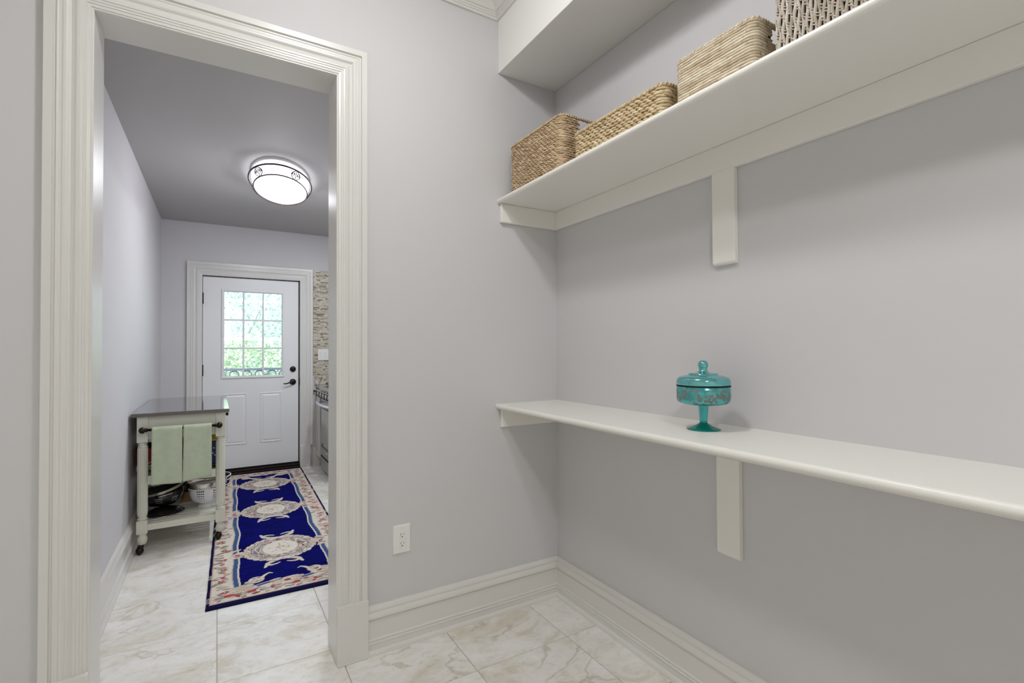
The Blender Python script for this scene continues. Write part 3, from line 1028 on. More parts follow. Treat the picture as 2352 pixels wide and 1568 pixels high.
def rim_wrap(b, box, z, r, pitch, wrap):
    P, L = perim(*box, r=.028)
    n = int(L / .012)
    b.tube([(*sample(P, L, L * i / n)[:2], z) for i in range(n)], r * .8, 8, closed=True)
    if wrap:
        k = int(L / pitch)
        for i in range(k):
            x, y, nx, ny = sample(P, L, L * i / k)
            tx, ty = -ny, nx
            up = Vector((nx, ny, 0))
            for face in (0, 1):
                if face == 0: c, d = (x + nx * r * .55, y + ny * r * .55, z), (tx * .55, ty * .55, .83)
                else: c, d = (x, y, z + r * .55), (nx * .42 + tx * .9, ny * .42 + ty * .9, 0)
                b.capsule(c, d, up if face == 0 else (0, 0, 1), r * 2.1, r * .5 * random.uniform(.85, 1.1))


def twined(name, label, box, z0, z1, rowh, pitch, m, hole, rr):
    t = thing(name, label, 'basket', ((box[0] + box[1]) / 2, (box[2] + box[3]) / 2, z0), 'woven storage baskets on the upper shelf')
    P, L = perim(*box, r=.030)
    b = MB()
    rows = int((z1 - z0 - .005) / rowh)
    n = int(L / pitch)
    for k in range(rows):
        z = z0 + .006 + rowh * (k + .5)
        for j in range(n):
            s = (j + .5 * (k % 2) + random.uniform(-.04, .04)) * L / n
            x, y, nx, ny = sample(P, L, s)
            if in_hole(x, y, z, box, hole): continue
            tx, ty = -ny, nx
            a = -.21 + random.uniform(-.07, .07)
            off = random.uniform(-.0012, .0012)
            b.capsule((x + nx * off, y + ny * off, z + random.uniform(-.001, .001)), (tx * math.cos(a), ty * math.cos(a), math.sin(a)), (nx, ny, 0), L / n * random.uniform(1.55, 1.8), rr * random.uniform(.85, 1.12), 6, rr * 1.25)
    b.build('weave', m, t, kind='stuff')
    lb = MB(); liner(lb, box, z0 + .001, z1 - .008, hole); lb.build('shade_liner', M['liner'], t)
    rb = MB(); rim_wrap(rb, box, z1 - .005, .0065, .012, True); rb.build('rim', m, t)
    return t


ZS = 2.0605
twined('woven_basket', 'tall tan woven basket with rope handle beside the doorway wall', (1.243, 1.545, 1.662, 2.088), ZS, ZS + .245, .0099, .0225, M['weave_tan'], (.062, ZS + .165, ZS + .232), .0041)
twined('woven_basket', 'low long golden woven basket, the shallowest on the shelf', (1.243, 1.545, 1.108, 1.582), ZS, ZS + .118, .0111, .0245, M['weave_gold'], None, .0047)

# third: stacked horizontal ropes
box = (1.243, 1.545, .792, 1.060)
t = thing('rope_basket', 'pale rope basket of smooth stacked horizontal coils with cut-out handle', 'basket', (1.394, .926, ZS), 'woven storage baskets on the upper shelf')
P, L = perim(*box, r=.022)
rows, zt3 = 17, ZS + .150
hole = (.068, ZS + .092, ZS + .136)
b = MB()
for k in range(rows):
    z = ZS + .005 + (.150 - .010) * (k + .5) / rows
    ss = np.arange(0, L, .010)
    run = []
    ph = random.random() * 6

    def flush(run):
        if len(run) > 3:
            rad = [.0041 * (1 + .07 * math.sin(i * 1.3 + ph) + random.uniform(-.05, .05)) for i in range(len(run))]
            b.tube(run, rad, 8)
    cut = 0
    nxt = random.uniform(.06, .16)
    for s in ss:
        x, y, nx, ny = sample(P, L, s)
        if in_hole(x, y, z, box, hole):
            flush(run); run = []; continue
        run.append((x + nx * random.uniform(-.0005, .0005), y + ny * random.uniform(-.0005, .0005), z + .0003 * math.sin(s * 60 + ph)))
        cut += .01
        if cut > nxt:
            flush(run); run = run[-1:]; cut = 0; nxt = random.uniform(.06, .16)
    x, y, nx, ny = sample(P, L, 0)
    run.append((x, y, z)); flush(run)
b.build('coils', M['weave_pale'], t, kind='stuff')
lb = MB(); liner(lb, box, ZS + .001, zt3 - .010, hole, ins=.005); lb.build('shade_liner', M['liner'], t)
rb = MB(); rim_wrap(rb, box, zt3 - .004, .0060, .013, True); rb.build('rim', M['weave_pale'], t)

# fourth: grey wicker with vertical strands
box = (1.240, 1.548, .300, .735)
z0, z1 = ZS, ZS + .300
t = thing('wicker_basket', 'tall greyish wicker basket of vertical twisted strands', 'basket', (1.394, .517, ZS), 'woven storage baskets on the upper shelf')
P, L = perim(*box)
n = int(L / .0098)
b = MB()
for j in range(n):
    pts, rad = [], []
    ph = PI * j + random.uniform(-.5, .5)
    for i in range(31):
        z = z0 + .004 + (z1 - z0 - .012) * i / 30
        w_ = .0016 * math.sin(2 * PI * (z - z0) / .062 + ph)
        o_ = .0018 * math.cos(2 * PI * (z - z0) / .062 + ph)
        x, y, nx, ny = sample(P, L, j * L / n + w_)
        pts.append((x + nx * o_, y + ny * o_, z)); rad.append(.0041 * random.uniform(.85, 1.15))
    b.tube(pts, rad, 6)
    for k in range(9):                       # short slanted ties
        z = z0 + .02 + .031 * k + .0145 * (j % 2)
        if z > z1 - .02: continue
        x, y, nx, ny = sample(P, L, (j + .5) * L / n)
        for q in (-.0035, .0035):
            b.capsule((x + nx * .0022, y + ny * .0022, z + q), (-ny, nx, -.55), (nx, ny, 0), .013, .0019)
b.build('weave', M['weave_grey'], t, kind='stuff')
lb = MB(); liner(lb, box, z0 + .001, z1 - .01, None, ins=.007); lb.build('shade_liner', M['liner'], t)
rb = MB(); rim_wrap(rb, box, z1 - .004, .0070, .014, True); rb.build('rim', M['weave_grey'], t)

# ------------------------------------------------------------------ teal jar
JX, JY, JZ = 1.411, 1.098, 1.0345
t = thing('glass_jar', 'teal mirrored glass footed jar with domed lid on lower shelf', 'jar', (JX, JY, JZ))
K = .000248; KZ = .232 / 895.0
zz = lambda y: (1165 - y) * KZ


def jl(pts, name, m, n=56, caps=False):
    return MB().lathe([(max(x, 0) * K, zz(y)) for x, y in pts], (JX, JY, JZ), n, caps=caps).build(name, m, t, recalc=True)


jl([(0, 838), (40, 846), (150, 842), (240, 838), (305, 822), (335, 800), (346, 770), (348, 700), (348, 606), (340, 600), (338, 700), (330, 780), (290, 812), (120, 826), (0, 828)], 'bowl', M['jar'])
jl([(0, 480), (170, 476), (300, 496), (335, 530), (342, 588), (350, 590), (350, 560), (347, 530), (335, 500), (300, 480), (240, 466), (195, 458), (190, 444), (180, 436), (120, 434), (88, 426), (66, 414), (55, 400), (52, 388), (58, 365), (65, 342), (67, 325), (64, 306), (56, 290), (43, 278), (26, 271), (10, 269), (0, 268.5)], 'lid', M['jar_lid'])
jl([(0, 599), (352, 599), (352, 592), (0, 592)], 'rim_line', M['dark'])
jl([(0, 838), (72, 842), (64, 866), (62, 900), (58, 960), (52, 1040), (50, 1082), (0, 1082)], 'stem', M['jar_stem'])
jl([(0, 1082), (50, 1080), (62, 1090), (110, 1118), (170, 1142), (216, 1158), (220, 1165), (0, 1165)], 'foot', M['jar_foot'])

# ------------------------------------------------------------------ kitchen cart
CY0, CY1 = 3.930, 5.045
cart = thing('kitchen_cart', 'cream kitchen cart with steel top and turned fluted legs', 'cart', (-.195, 4.48, 0))
MB().box(-.464, .072, CY0 - .022, 5.068, .882, .906).build('steel_top', M['steel_top'], cart, bevel=.002)
MB().box(-.4645, .0725, CY0 - .0235, CY0 - .021, .8825, .9045).build('top_edge', M['steel_edge'], cart)
LW = .0575


def cart_leg(cx, cy, z0off=0.0):
    b = MB()
    h = LW / 2
    b.box(cx - h, cx + h, cy - h, cy + h, .717, .882)
    b.box(cx - h, cx + h, cy - h, cy + h, .134, .217)
    b.lathe([(.020, .717), (.022, .714), (.0265, .709), (.0265, .703), (.021, .699), (.021, .697), (.0275, .692), (.0275, .685), (.022, .681), (.024, .680)], (cx, cy, 0), 20)
    # fluted shaft
    R = []
    for z, r in ((.682, .0275), (.676, .0283), (.470, .0288), (.258, .0283), (.254, .027)):
        ring = []
        for j in range(72):
            a = 2 * PI * j / 72
            g = .0020 * (1 if (j % 6) in (0, 1) else 0)
            ring.append((cx + (r - g) * math.cos(a), cy + (r - g) * math.sin(a), z))
        R.append(ring)
    b.loft(R, smooth=False)
    b.lathe([(.022, .256), (.0265, .251), (.0265, .243), (.021, .238), (.021, .235), (.0275, .230), (.0275, .222), (.024, .217)], (cx, cy, 0), 20)
    b.lathe([(.022, .134), (.020, .130), (.0235, .126), (.0235, .122), (.021, .119), (.0255, .108), (.0285, .096), (.0275, .082), (.022, .066), (.019, .062), (0, .062)], (cx, cy, 0), 20)
    return b


leg = cart_leg(-.410, CY0 + LW / 2).build('leg', M['cart'], cart, (-.410, CY0 + LW / 2, 0), bevel=0)
cb = MB()
lx, ly = -.410, CY0 + LW / 2
cb.tube([(lx, ly, .066), (lx - .002, ly - .002, .040)], .010, 10)
cb.lathe([(0, -.022), (.012, -.0195), (.0205, -.012), (.0215, -.010), (.0245, -.009), (.0245, .009), (.0215, .010), (.0205, .012), (.012, .0195), (0, .022)], (lx - .012, ly - .010, .0245), 24, axis='x')
cb.tube([(lx - .012, ly - .010, .040), (lx - .004, ly - .004, .055), (lx, ly, .063)], [.016, .014, .010], 12)
cb.build('caster', M['bronze'], leg)
for x, y in ((.022, CY0 + LW / 2), (-.410, CY1), (.022, CY1)):
    c = copy_part(leg, cart, (x, y, 0))
    if x > 0:                                  # these two casters stand on the rug
        for k in c.children: k.location.z += .0125
xi0, xi1 = -.382, -.006
# aprons
MB().box(xi0, xi1, CY0 + .012, CY0 + .030, .732, .882).build('apron', M['cart'], cart, bevel=.002)
MB().box(xi0, xi1, CY1 - .01, CY1 + .01, .732, .882).build('apron', M['cart'], cart)
MB().box(-.437, -.418, CY0 + LW, CY1 - .03, .732, .882).build('apron', M['cart'], cart)
MB().box(.010, .026, CY0 + LW, CY1 - .03, .732, .882).build('apron', M['cart'], cart)
for y0, y1 in ((4.01, 4.49), (4.52, 4.99)):
    d = MB().box(.024, .042, y0, y1, .745, .872).build('drawer', M['cart'], cart, bevel=.003)
    for k in ((y0 + y1) / 2 - .13, (y0 + y1) / 2 + .13):
        b = MB(); b.tube([(.042, k, .846), (.058, k, .846)], .005, 8); b.lathe([(.005, .012), (.012, .016), (.013, .024), (.007, .030), (0, .030)], (.042, k, .846), 14, axis='x')
        b.build('knob', M['black'], d)
# middle shelf
b = MB(); b.box(xi0, xi1, CY0 + .010, CY0 + .030, .443, .497); b.box(xi0, xi1, CY1 - .01, CY1 + .01, .443, .497)
b.box(-.432, -.412, CY0 + LW, CY1 - .03, .443, .497); b.box(.004, .024, CY0 + LW, CY1 - .03, .443, .497)
b.build('shelf_rail', M['cart'], cart, bevel=.002)
MB().box(-.43, .02, CY0 + .028, CY1, .470, .482).build('shelf_panel', M['cart'], cart)
# bottom shelf: rails and slats
b = MB(); b.box(xi0, xi1, CY0 + .006, CY0 + .028, .150, .190); b.box(xi0, xi1, CY1 - .01, CY1 + .01, .150, .190)
b.box(-.432, -.412, CY0 + LW, CY1 - .03, .150, .190); b.box(.004, .024, CY0 + LW, CY1 - .03, .150, .190)
b.build('bottom_rail', M['cart'], cart, bevel=.002)
sl = None
y = CY0 + .034
while y < CY1 - .05:
    if sl is None:
        sl = MB().box(-.418, .010, y, y + .046, .176, .192).build('slat', M['cart'], cart, (-.2, y, .176), bevel=.002)
    else:
        copy_part(sl, cart, (-.2, y, .176))
    y += .056
# towel bar
BY, BZ = CY0 - .042, .800
b = MB()
b.tube([(-.392, BY, BZ), (.000, BY, BZ)], .0085, 14)
for x, s in ((-.392, -1), (.0, 1)):
    b.lathe([(.0085, -.012), (.0135, -.010), (.0135, -.006), (.010, -.003), (.012, .000), (.0185, .006), (.0205, .015), (.017, .026), (.008, .032), (0, .033)] if s > 0 else [(0, -.033), (.008, -.032), (.017, -.026), (.0205, -.015), (.0185, -.006), (.012, 0), (.010, .003), (.0135, .006), (.0135, .010), (.0085, .012)], (x, BY, BZ), 18, axis='x')
    b.tube([(x, BY, BZ), (x, CY0 + .014, BZ)], .0065, 10)
b.build('towel_bar', M['bronze'], cart, recalc=True)


# ------------------------------------------------------------------ towels on the bar
def towel(x0, x1, zb0, zb1, label, seed):
    """zb0/zb1: height of the lower edge at x0 and x1."""
    rnd = random.Random(seed)
    b = MB()
    nx, nz = 16, 26
    rtop = .0165
    ph = rnd.uniform(0, 6)

    def path(u, s):
        """s 0..1 down the front from the top; u 0..1 across. Returns y offset and z."""
        zb = zb0 + (zb1 - zb0) * u
        return BZ - s * (BZ - zb)

    for inner in (0, 1):
        pass
    rings = []
    for i in range(nx + 1):
        u = i / nx
        x = x0 + (x1 - x0) * u
        zb = zb0 + (zb1 - zb0) * u
        zbk = zb + .02
        ring = []
        wv = lambda s: .0035 * s * math.sin(3.1 * u * PI + ph) + .0015 * math.sin(9 * u + 5 * s + ph)
        for q in range(nz + 1):                               # outer front, bottom to top
            s = 1 - q / nz
            ring.append((x + .004 * s * (u - .5), BY - rtop - .002 - wv(s) - .004 * s, BZ - s * (BZ - zb)))
        for q in range(1, 8):                                  # over the bar
            a = PI * q / 8
            ring.append((x, BY - rtop * math.cos(a), BZ + (rtop + .002) * math.sin(a)))
        for q in range(nz + 1):                                # back sheet, down
            s = q / nz
            ring.append((x, BY + rtop + .002 * s, BZ - s * (BZ - zbk)))
        ring.append((x, BY + rtop - .006, zbk))
        for q in range(nz + 1):                                # inner back, up
            s = 1 - q / nz
            ring.append((x, BY + rtop - .006, BZ - s * (BZ - zbk)))
        for q in range(1, 6):
            a = PI - PI * q / 6
            ring.append((x, BY - (rtop - .006) * math.cos(a), BZ + (rtop - .006) * math.sin(a)))
        for q in range(nz + 1):                                # inner front, down
            s = q / nz
            ring.append((x, BY - rtop + .005 - wv(s) - .004 * s, BZ - s * (BZ - zb)))
        rings.append(ring)
    b.loft(rings, smooth=True)
    o = b.build('hand_towel', M['towel'], loc=((x0 + x1) / 2, BY, BZ), recalc=True)
    return tag(o, label, 'towel', 'folded green towels on the cart bar')


towel(-.3555, -.1945, .452, .446, 'sage green hand towel on the bar, hanging nearer the wall', 3)
towel(-.1875, -.0300, .449, .470, 'sage green hand towel on the bar, hanging nearer the rug', 5)

# ------------------------------------------------------------------ cookware on the cart
ZB = .1925


def holes(b, c, prof_r, groups, n, rows, da, dz, z0, r):
    for g in groups:
        for i in range(n):
            for k in range(rows):
                a = g + (i - (n - 1) / 2) * da
                z = z0 - k * dz
                R = prof_r(z)
                R2 = prof_r(z - .004)
                nrm = Vector((math.cos(a), math.sin(a), -(R - R2) / .004)).normalized()
                p = Vector((c[0] + R * math.cos(a), c[1] + R * math.sin(a), c[2] + z))
                u = Vector((-math.sin(a), math.cos(a), 0)); w = nrm.cross(u)
                rr = r * (1 - .12 * k)
                o = len(b.v)
                b.v += [tuple(p + nrm * .0008 + u * rr * math.cos(2 * PI * q / 8) + w * rr * math.sin(2 * PI * q / 8)) for q in range(8)]
                b.f.append(tuple(range(o, o + 8))); b.sm.append(False)


def bowlr(R, z0, h, flat):
    def f(z):
        k = max(0, min(1, (z - z0) / h))
        return flat + (R - flat) * math.sqrt(max(0, 1 - (1 - k) ** 2.4))
    return f


wc = (-.058, 4.180, ZB)
t = thing('white_colander', 'white enamel colander with steel rim on the cart shelf', 'colander', wc)
f = bowlr(.118, .030, .118, .05)
prof = [(.062, 0), (.064, .004), (.050, .030)] + [(f(.030 + .118 * i / 12), .030 + .118 * i / 12) for i in range(1, 13)]
prof += [(f(.148) - .004, .148), (f(.10) - .005, .10), (f(.05) - .006, .05), (0, .034)]
bw = MB().lathe(prof, wc, 48).build('bowl', M['white_enamel'], t)
b = MB(); holes(b, wc, f, [math.radians(a) for a in (-60, -110, -160, -10, 40, 90, 140)], 4, 5, .105, .017, .128, .0052); b.build('drain_holes', M['hole'], bw, kind='stuff')
MB().lathe([(.116, .146), (.121, .146), (.124, .152), (.122, .172), (.125, .180), (.122, .186), (.116, .182), (.114, .15)], wc, 48).build('steel_rim', M['brass_rim'], t)
b = MB(); b.tube([(wc[0] + .123 * math.cos(a), wc[1] + .123 * math.sin(a), wc[2] + .160 - .012 * math.sin((a + 2.3) / 1.0 * PI)) for a in [(-2.3 + i * .1) for i in range(11)]], .004, 8); b.build('handle', M['chrome'], t)

bc = (-.325, 4.215, ZB)
t = thing('black_colander', 'black enamel colander with tilted steel rim on the cart shelf', 'colander', bc)
f = bowlr(.127, .044, .102, .06)
bw = MB().lathe([(.05, .040)] + [(f(.044 + .102 * i / 12), .044 + .102 * i / 12) for i in range(13)] + [(.123, .146), (.118, .11), (.07, .055), (0, .05)], bc, 48).build('bowl', M['black_enamel'], t)
b = MB(); holes(b, bc, f, [math.radians(a) for a in (-50, -95, -140, -5)], 5, 3, .07, .013, .108, .0030); b.build('drain_holes', M['hole_light'], bw, kind='stuff')
b = MB()
tilt = lambda a: .030 * math.cos(a) + .012 * math.sin(a)
for dz_, rr in ((.158, .0065), (.166, .0045)):
    b.tube([(bc[0] + .129 * math.cos(a), bc[1] + .129 * math.sin(a), bc[2] + dz_ + tilt(a)) for a in [2 * PI * i / 48 for i in range(48)]], rr, 8, closed=True)
b.build('steel_rim', M['brass_rim'], t)
b = MB()
b.tube([(bc[0] - .090, bc[1] - .080, bc[2] + .140), (bc[0] - .115, bc[1] - .095, bc[2] + .138)], .006, 8)
b.lathe([(0, -.028), (.008, -.026), (.0105, -.018), (.008, -.008), (.005, 0)], (bc[0] - .112, bc[1] - .095, bc[2] + .138), 14, axis='x')
b.build('side_knob', M['brass_rim'], t)
b = MB(); b.tube([(bc[0] + .132 * math.cos(a) * (1 + .05 * math.sin((a + 1.65) * PI / .62)), bc[1] + .132 * math.sin(a) * 1.01, bc[2] + .128 + .02 * (a + 1.65)) for a in [-1.65 + i * .062 for i in range(11)]], .0038, 8); b.build('handle', M['chrome'], t)

pc = (-.315, 4.150, ZB)
t = thing('shallow_pan', 'black shallow pan upside down under the black colander', 'pan', pc)
ld = MB().lathe([(0, .038), (.05, .036), (.09, .024), (.114, .010), (.122, .004), (.122, .0), (.116, .0)], pc, 48).build('dome', M['black_enamel'], t)
MB().tube([(pc[0] + .123 * math.cos(2 * PI * i / 48), pc[1] + .123 * math.sin(2 * PI * i / 48), pc[2] + .004) for i in range(48)], .0035, 8, closed=True).build('steel_edge', M['brass_rim'], t)

wbx = (-.030, 4.610, ZB)
for k, (rr, lab) in enumerate(((.128, 'white rimmed dark mixing bowl at the back of the cart shelf'),)):
    t = thing('mixing_bowl', lab, 'bowl', wbx)
    g = bowlr(rr, 0, .110, .05)
    MB().lathe([(0, 0)] + [(g(.11 * i / 10), .11 * i / 10) for i in range(11)] + [(rr - .004, .110), (rr - .02, .06), (0, .006)], wbx, 40).build('bowl', M['black_enamel'], t)
    MB().tube([(wbx[0] + rr * math.cos(2 * PI * i / 40), wbx[1] + rr * math.sin(2 * PI * i / 40), wbx[2] + .112) for i in range(40)], .004, 8, closed=True).build('rim', M['white_enamel'], t)
    for zz_, rk in ((.085, .005), (.045, .005)):
        MB().tube([(wbx[0] + (g(zz_) + .002) * math.cos(2 * PI * i / 40), wbx[1] + (g(zz_) + .002) * math.sin(2 * PI * i / 40), wbx[2] + zz_) for i in range(40)], rk * .6, 8, closed=True).build('white_band', M['white_enamel'], t)
t = thing('filler_pot', 'added tall dark pot darkening the wall side of the cart bottom shelf', 'pot', (-.270, 4.66, ZB))  # pot added to darken the open shelf behind the colanders
MB().lathe([(0, 0), (.095, 0), (.105, .010), (.105, .205), (.110, .212), (.102, .212), (.098, .012), (0, .010)], (-.270, 4.66, ZB), 40).build('pot', M['black_enamel'], t)
for s_ in (-1, 1):
    MB().tube([(-.270 + .030 * math.cos(a), 4.66 + s_ * (.104 + .028 * math.sin(a)), ZB + .165) for a in [PI * i / 8 for i in range(9)]], .005, 8).build('handle', M['black_enamel'], t)
tag(MB().box(-.215, -.135, 4.36, 4.56, ZB, ZB + .024).build('wooden_board', M['amber'], bevel=.003), 'amber wooden board between the colanders on the cart shelf', 'board')

# middle shelf items (seen through the gaps beside the towels)
ZM = .4825
t = thing('red_box', 'red carton at the wall side of the middle cart shelf', 'box', (-.400, 4.25, .4975))
MB().box(-.462, -.340, 4.14, 4.36, .4975, .645).build('carton', M['red'], t, bevel=.002)
MB().box(-.463, -.339, 4.139, 4.361, .4975, .530).build('white_band', M['plastic'], t)
MB().box(-.4635, -.3385, 4.1385, 4.3615, .645, .651).build('lid_edge', M['dark'], t)
t = thing('steel_saucepan', 'steel saucepan behind the towels on the middle cart shelf', 'pan', (-.300, 4.045, ZM))
MB().lathe([(0, 0), (.058, 0), (.064, .006), (.064, .070), (.067, .074), (.062, .074), (.060, .008), (0, .006)], (-.300, 4.045, ZM), 32).build('pot', M['chrome'], t)
b = MB(); b.tube([(-.362 + .030 * math.sin(PI * i / 8) * -1, 4.02, ZM + .05 + .045 * i / 8) for i in range(9)], .004, 8); b.build('handle', M['chrome'], t)
tag(MB().box(-.372, -.352, 4.105, 4.125, ZM, ZM + .235).build('bottle', M['slate'], bevel=.006), 'slim grey blue bottle behind the towels', 'bottle')
t = thing('navy_box', 'dark blue printed carton at the rug side of middle cart shelf', 'box', (-.02, 4.19, ZM))
MB().box(-.075, -.001, 4.05, 4.30, ZM + .03, ZM + .190).build('carton', M['navybox'], t, bevel=.002)
MB().box(-.0755, -.0005, 4.0495, 4.3005, ZM + .190, ZM + .200).build('yellow_lid', M['yellow'], t)
for q, (dx, dz) in enumerate(((-.024, .10), (-.012, .085), (-.018, .135))):
    MB().box(dx - .003, dx + .004, 4.0488, 4.0500, ZM + dz, ZM + dz + .008).build('print_mark', M['plastic'], t)
tag(MB().box(-.10, .0, 4.03, 4.33, ZM, ZM + .0295).build('baking_tray', M['black_enamel'], bevel=.003), 'black baking tray under the dark blue carton', 'tray')
t = thing('steel_pot', 'wide dark steel pot deep on the middle cart shelf', 'pot', (-.2, 4.6, ZM))
MB().lathe([(0, 0), (.13, 0), (.14, .01), (.14, .16), (.144, .165), (.136, .165), (.134, .012), (0, .01)], (-.2, 4.6, ZM), 40).build('pot', M['bronze'], t)
MB().tube([(-.2 + .142 * math.cos(2 * PI * i / 40), 4.6 + .142 * math.sin(2 * PI * i / 40), ZM + .166) for i in range(40)], .004, 8, closed=True).build('rim', M['brass_rim'], t)


# ------------------------------------------------------------------ rug
RO = np.array([-.046, 2.955]); RD = np.array([.0232, 1.0]); RD /= np.hypot(*RD); RW = np.array([RD[1], -RD[0]])
RWID, V0, V1 = .778, -.040, 2.945
RES = .0032
nu, nv = int(RWID / RES) + 1, int((V1 - V0) / RES) + 1
U, V = np.meshgrid(np.linspace(0, RWID, nu), np.linspace(V0, V1, nv))
NAVY = np.array((.0012, .0022, .105)); EDGE = np.array((.006, .006, .045)); CREAM = np.array((.66, .61, .53)); BEIGE = np.array((.50, .39, .31))
BLUE = np.array((.050, .095, .225)); RED = np.array((.33, .060, .062)); OLIVE = np.array((.26, .24, .18)); GREYB = np.array((.22, .22, .30)); PINK = np.array((.60, .36, .32))
img = np.empty((nv, nu, 3)); img[:] = NAVY
hgt = np.zeros((nv, nu))
rr = np.random.default_rng(11)
low = rr.random((nv // 4 + 2, nu // 20 + 2))
mott = np.kron(low, np.ones((4, 20)))[:nv, :nu]
img *= (.6 + .75 * mott)[..., None]


def sten(mask, col, h=.0):
    img[mask] = col
    if h: hgt[mask] = h


def ell(cu, cv, a, b_, rot=0.0):
    lim = max(a, b_) * 1.05
    i0, i1 = max(0, int((cv - lim - V0) / RES)), min(nv, int((cv + lim - V0) / RES) + 2)
    j0, j1 = max(0, int((cu - lim) / RES)), min(nu, int((cu + lim) / RES) + 2)
    if i1 <= i0 or j1 <= j0: return None
    du, dv = U[i0:i1, j0:j1] - cu, V[i0:i1, j0:j1] - cv
    c, s = math.cos(rot), math.sin(rot)
    x, y = du * c + dv * s, -du * s + dv * c
    return (slice(i0, i1), slice(j0, j1)), (x / a) ** 2 + (y / b_) ** 2 <= 1


def stamp(cu, cv, a, b_, rot, col, h=.0015):
    e = ell(cu, cv, a, b_, rot)
    if e is None: return
    sl_, m_ = e
    img[sl_][m_] = col
    hgt[sl_][m_] = h


def leaf(cu, cv, a, b_, rot, col, outline=None):
    if outline is not None: stamp(cu, cv, a + .0035, b_ + .0035, rot, outline)
    stamp(cu, cv, a, b_, rot, col, .002)


def scurve(pts, r, col, outline=None):
    """A thick stroke through points."""
    pts = np.array(pts)
    dense = []
    for p, q in zip(pts[:-1], pts[1:]):
        for k in np.linspace(0, 1, 8, endpoint=False): dense.append(p + (q - p) * k)
    dense.append(pts[-1])
    N = len(dense)
    for lay in ((r + .003, outline), (r, col)):
        if lay[1] is None: continue
        for i, p in enumerate(dense):
            k = 1 - .65 * (i / N)
            stamp(p[0], p[1], lay[0] * k, lay[0] * k, 0, lay[1])


def cluster(cu, cv, su, sv, n, cols, la=.030, lb=.010):
    for _ in range(n):
        a = rr.uniform(-.5, .5) + (PI / 2 if rr.random() < .25 else 0)
        leaf(cu + rr.normal(0, su), cv + rr.normal(0, sv), la * rr.uniform(.5, 1.1), lb * rr.uniform(.6, 1.2), a, cols[rr.integers(len(cols))] * rr.uniform(.85, 1.12))


# border: edge band, thin beige line, cream band, beige line, blue stripe, cream line
INK = np.array((.03, .035, .10)); VM = [.635, 1.525, 2.400]
ve0, ve1 = V0 + .030, V1 - .030
wave = .006 * np.sin(V * 2 * PI / .40)
dl = np.minimum(U, RWID - U)
inner = .120 + .004 * np.sin(V * 2 * PI / .45) + .008 * np.exp(-((V[:, :1] - 1.05) / .18) ** 2)
sten(dl < inner + .036, CREAM, .001)
sten((dl > inner - .003) & (dl < inner + .003), BEIGE, .001)
sten((dl > inner + .003) & (dl < inner + .026), BLUE, 0)
sten((dl > inner + .029) & (dl < inner + .036), CREAM * .92, .0015)
dv_ = np.minimum(V - V0, V1 - V)
endin = .150 + .012 * np.sin(U * 2 * PI / .26)
sten(dv_ < endin, CREAM, .001)
mid = (U > .19) & (U < RWID - .19)
sten((dv_ > endin - .003) & (dv_ < endin + .003) & mid, BEIGE)
sten((dv_ > endin + .003) & (dv_ < endin + .024) & mid, BLUE)
sten((dv_ > endin + .024) & (dv_ < endin + .030) & mid, CREAM * .92)
sten((dl < .020) & (dl > .015), PINK * .9)
sten((dv_ < .046) & (dv_ > .040), PINK * .9)
cols_b = [OLIVE, OLIVE * 1.4, OLIVE * .75, RED, GREYB, BEIGE, BEIGE * 1.1, BEIGE * .8, PINK, CREAM * .85]
for side in (0, 1):
    for k in range(54):
        v = V0 + .07 + (V1 - V0 - .14) * (k + .5) / 54
        u = .066 + rr.uniform(-.018, .018)
        if side: u = RWID - u
        for q in range(5):
            c = cols_b[rr.integers(len(cols_b))] * rr.uniform(.85, 1.15)
            leaf(u + rr.uniform(-.032, .032), v + rr.uniform(-.028, .028), rr.uniform(.012, .027), rr.uniform(.005, .010), rr.uniform(-.7, .9), c, (BEIGE * .8 if q % 2 else None))
        if k % 3 == 1:
            for q in range(5):
                a = q * 2 * PI / 5
                leaf(u + .010 * math.cos(a), v + .010 * math.sin(a), .010, .006, a, RED * rr.uniform(.8, 1.7))
            leaf(u, v, .005, .005, 0, PINK * 1.3)
for end in (0, 1):
    for k in range(26):
        u = .03 + (RWID - .06) * (k + .5) / 26
        for q in range(5):
            v = .088 + rr.uniform(-.032, .040)
            v = V0 + v if end == 0 else V1 - v
            c = cols_b[rr.integers(len(cols_b))] * rr.uniform(.85, 1.15)
            leaf(u + rr.uniform(-.02, .02), v, rr.uniform(.012, .026), rr.uniform(.005, .010), rr.uniform(-.6, .9), c)
        if k % 4 == 2:
            vv = V0 + .10 if end == 0 else V1 - .10
            leaf(u, vv, .022, .016, .2, RED); leaf(u, vv, .010, .007, 0, RED * 1.6)
# floral breaks in the side stripes beside each medallion, and half way
LIGHT = [CREAM, CREAM * .9, BEIGE, PINK, RED, OLIVE * 1.4]
for vm in VM:
    for side in (0, 1):
        for q in range(13):
            dv = rr.uniform(-.075, .075)
            u = .118 + (.050 - abs(dv) * .35) * rr.uniform(.2, 1.0)
            if side: u = RWID - u
            leaf(u, vm + dv, .030, .010, (.5 if side == 0 else PI - .5) * np.sign(dv + 1e-9), [CREAM, CREAM * .92, BEIGE * 1.15][q % 3], BEIGE * .9 if q % 2 else None)
        for q in range(5):
            u = .120 + rr.uniform(0, .03)
            if side: u = RWID - u
            leaf(u, vm + rr.uniform(-.05, .05), .016, .006, rr.uniform(-.5, .5), RED * rr.uniform(.9, 1.3))
        # sprigs reaching over the dark edge
        for q in range(3):
            u = .016 if side == 0 else RWID - .016
            leaf(u, vm - .30 + q * .02, .018, .004, .2, CREAM * .9)
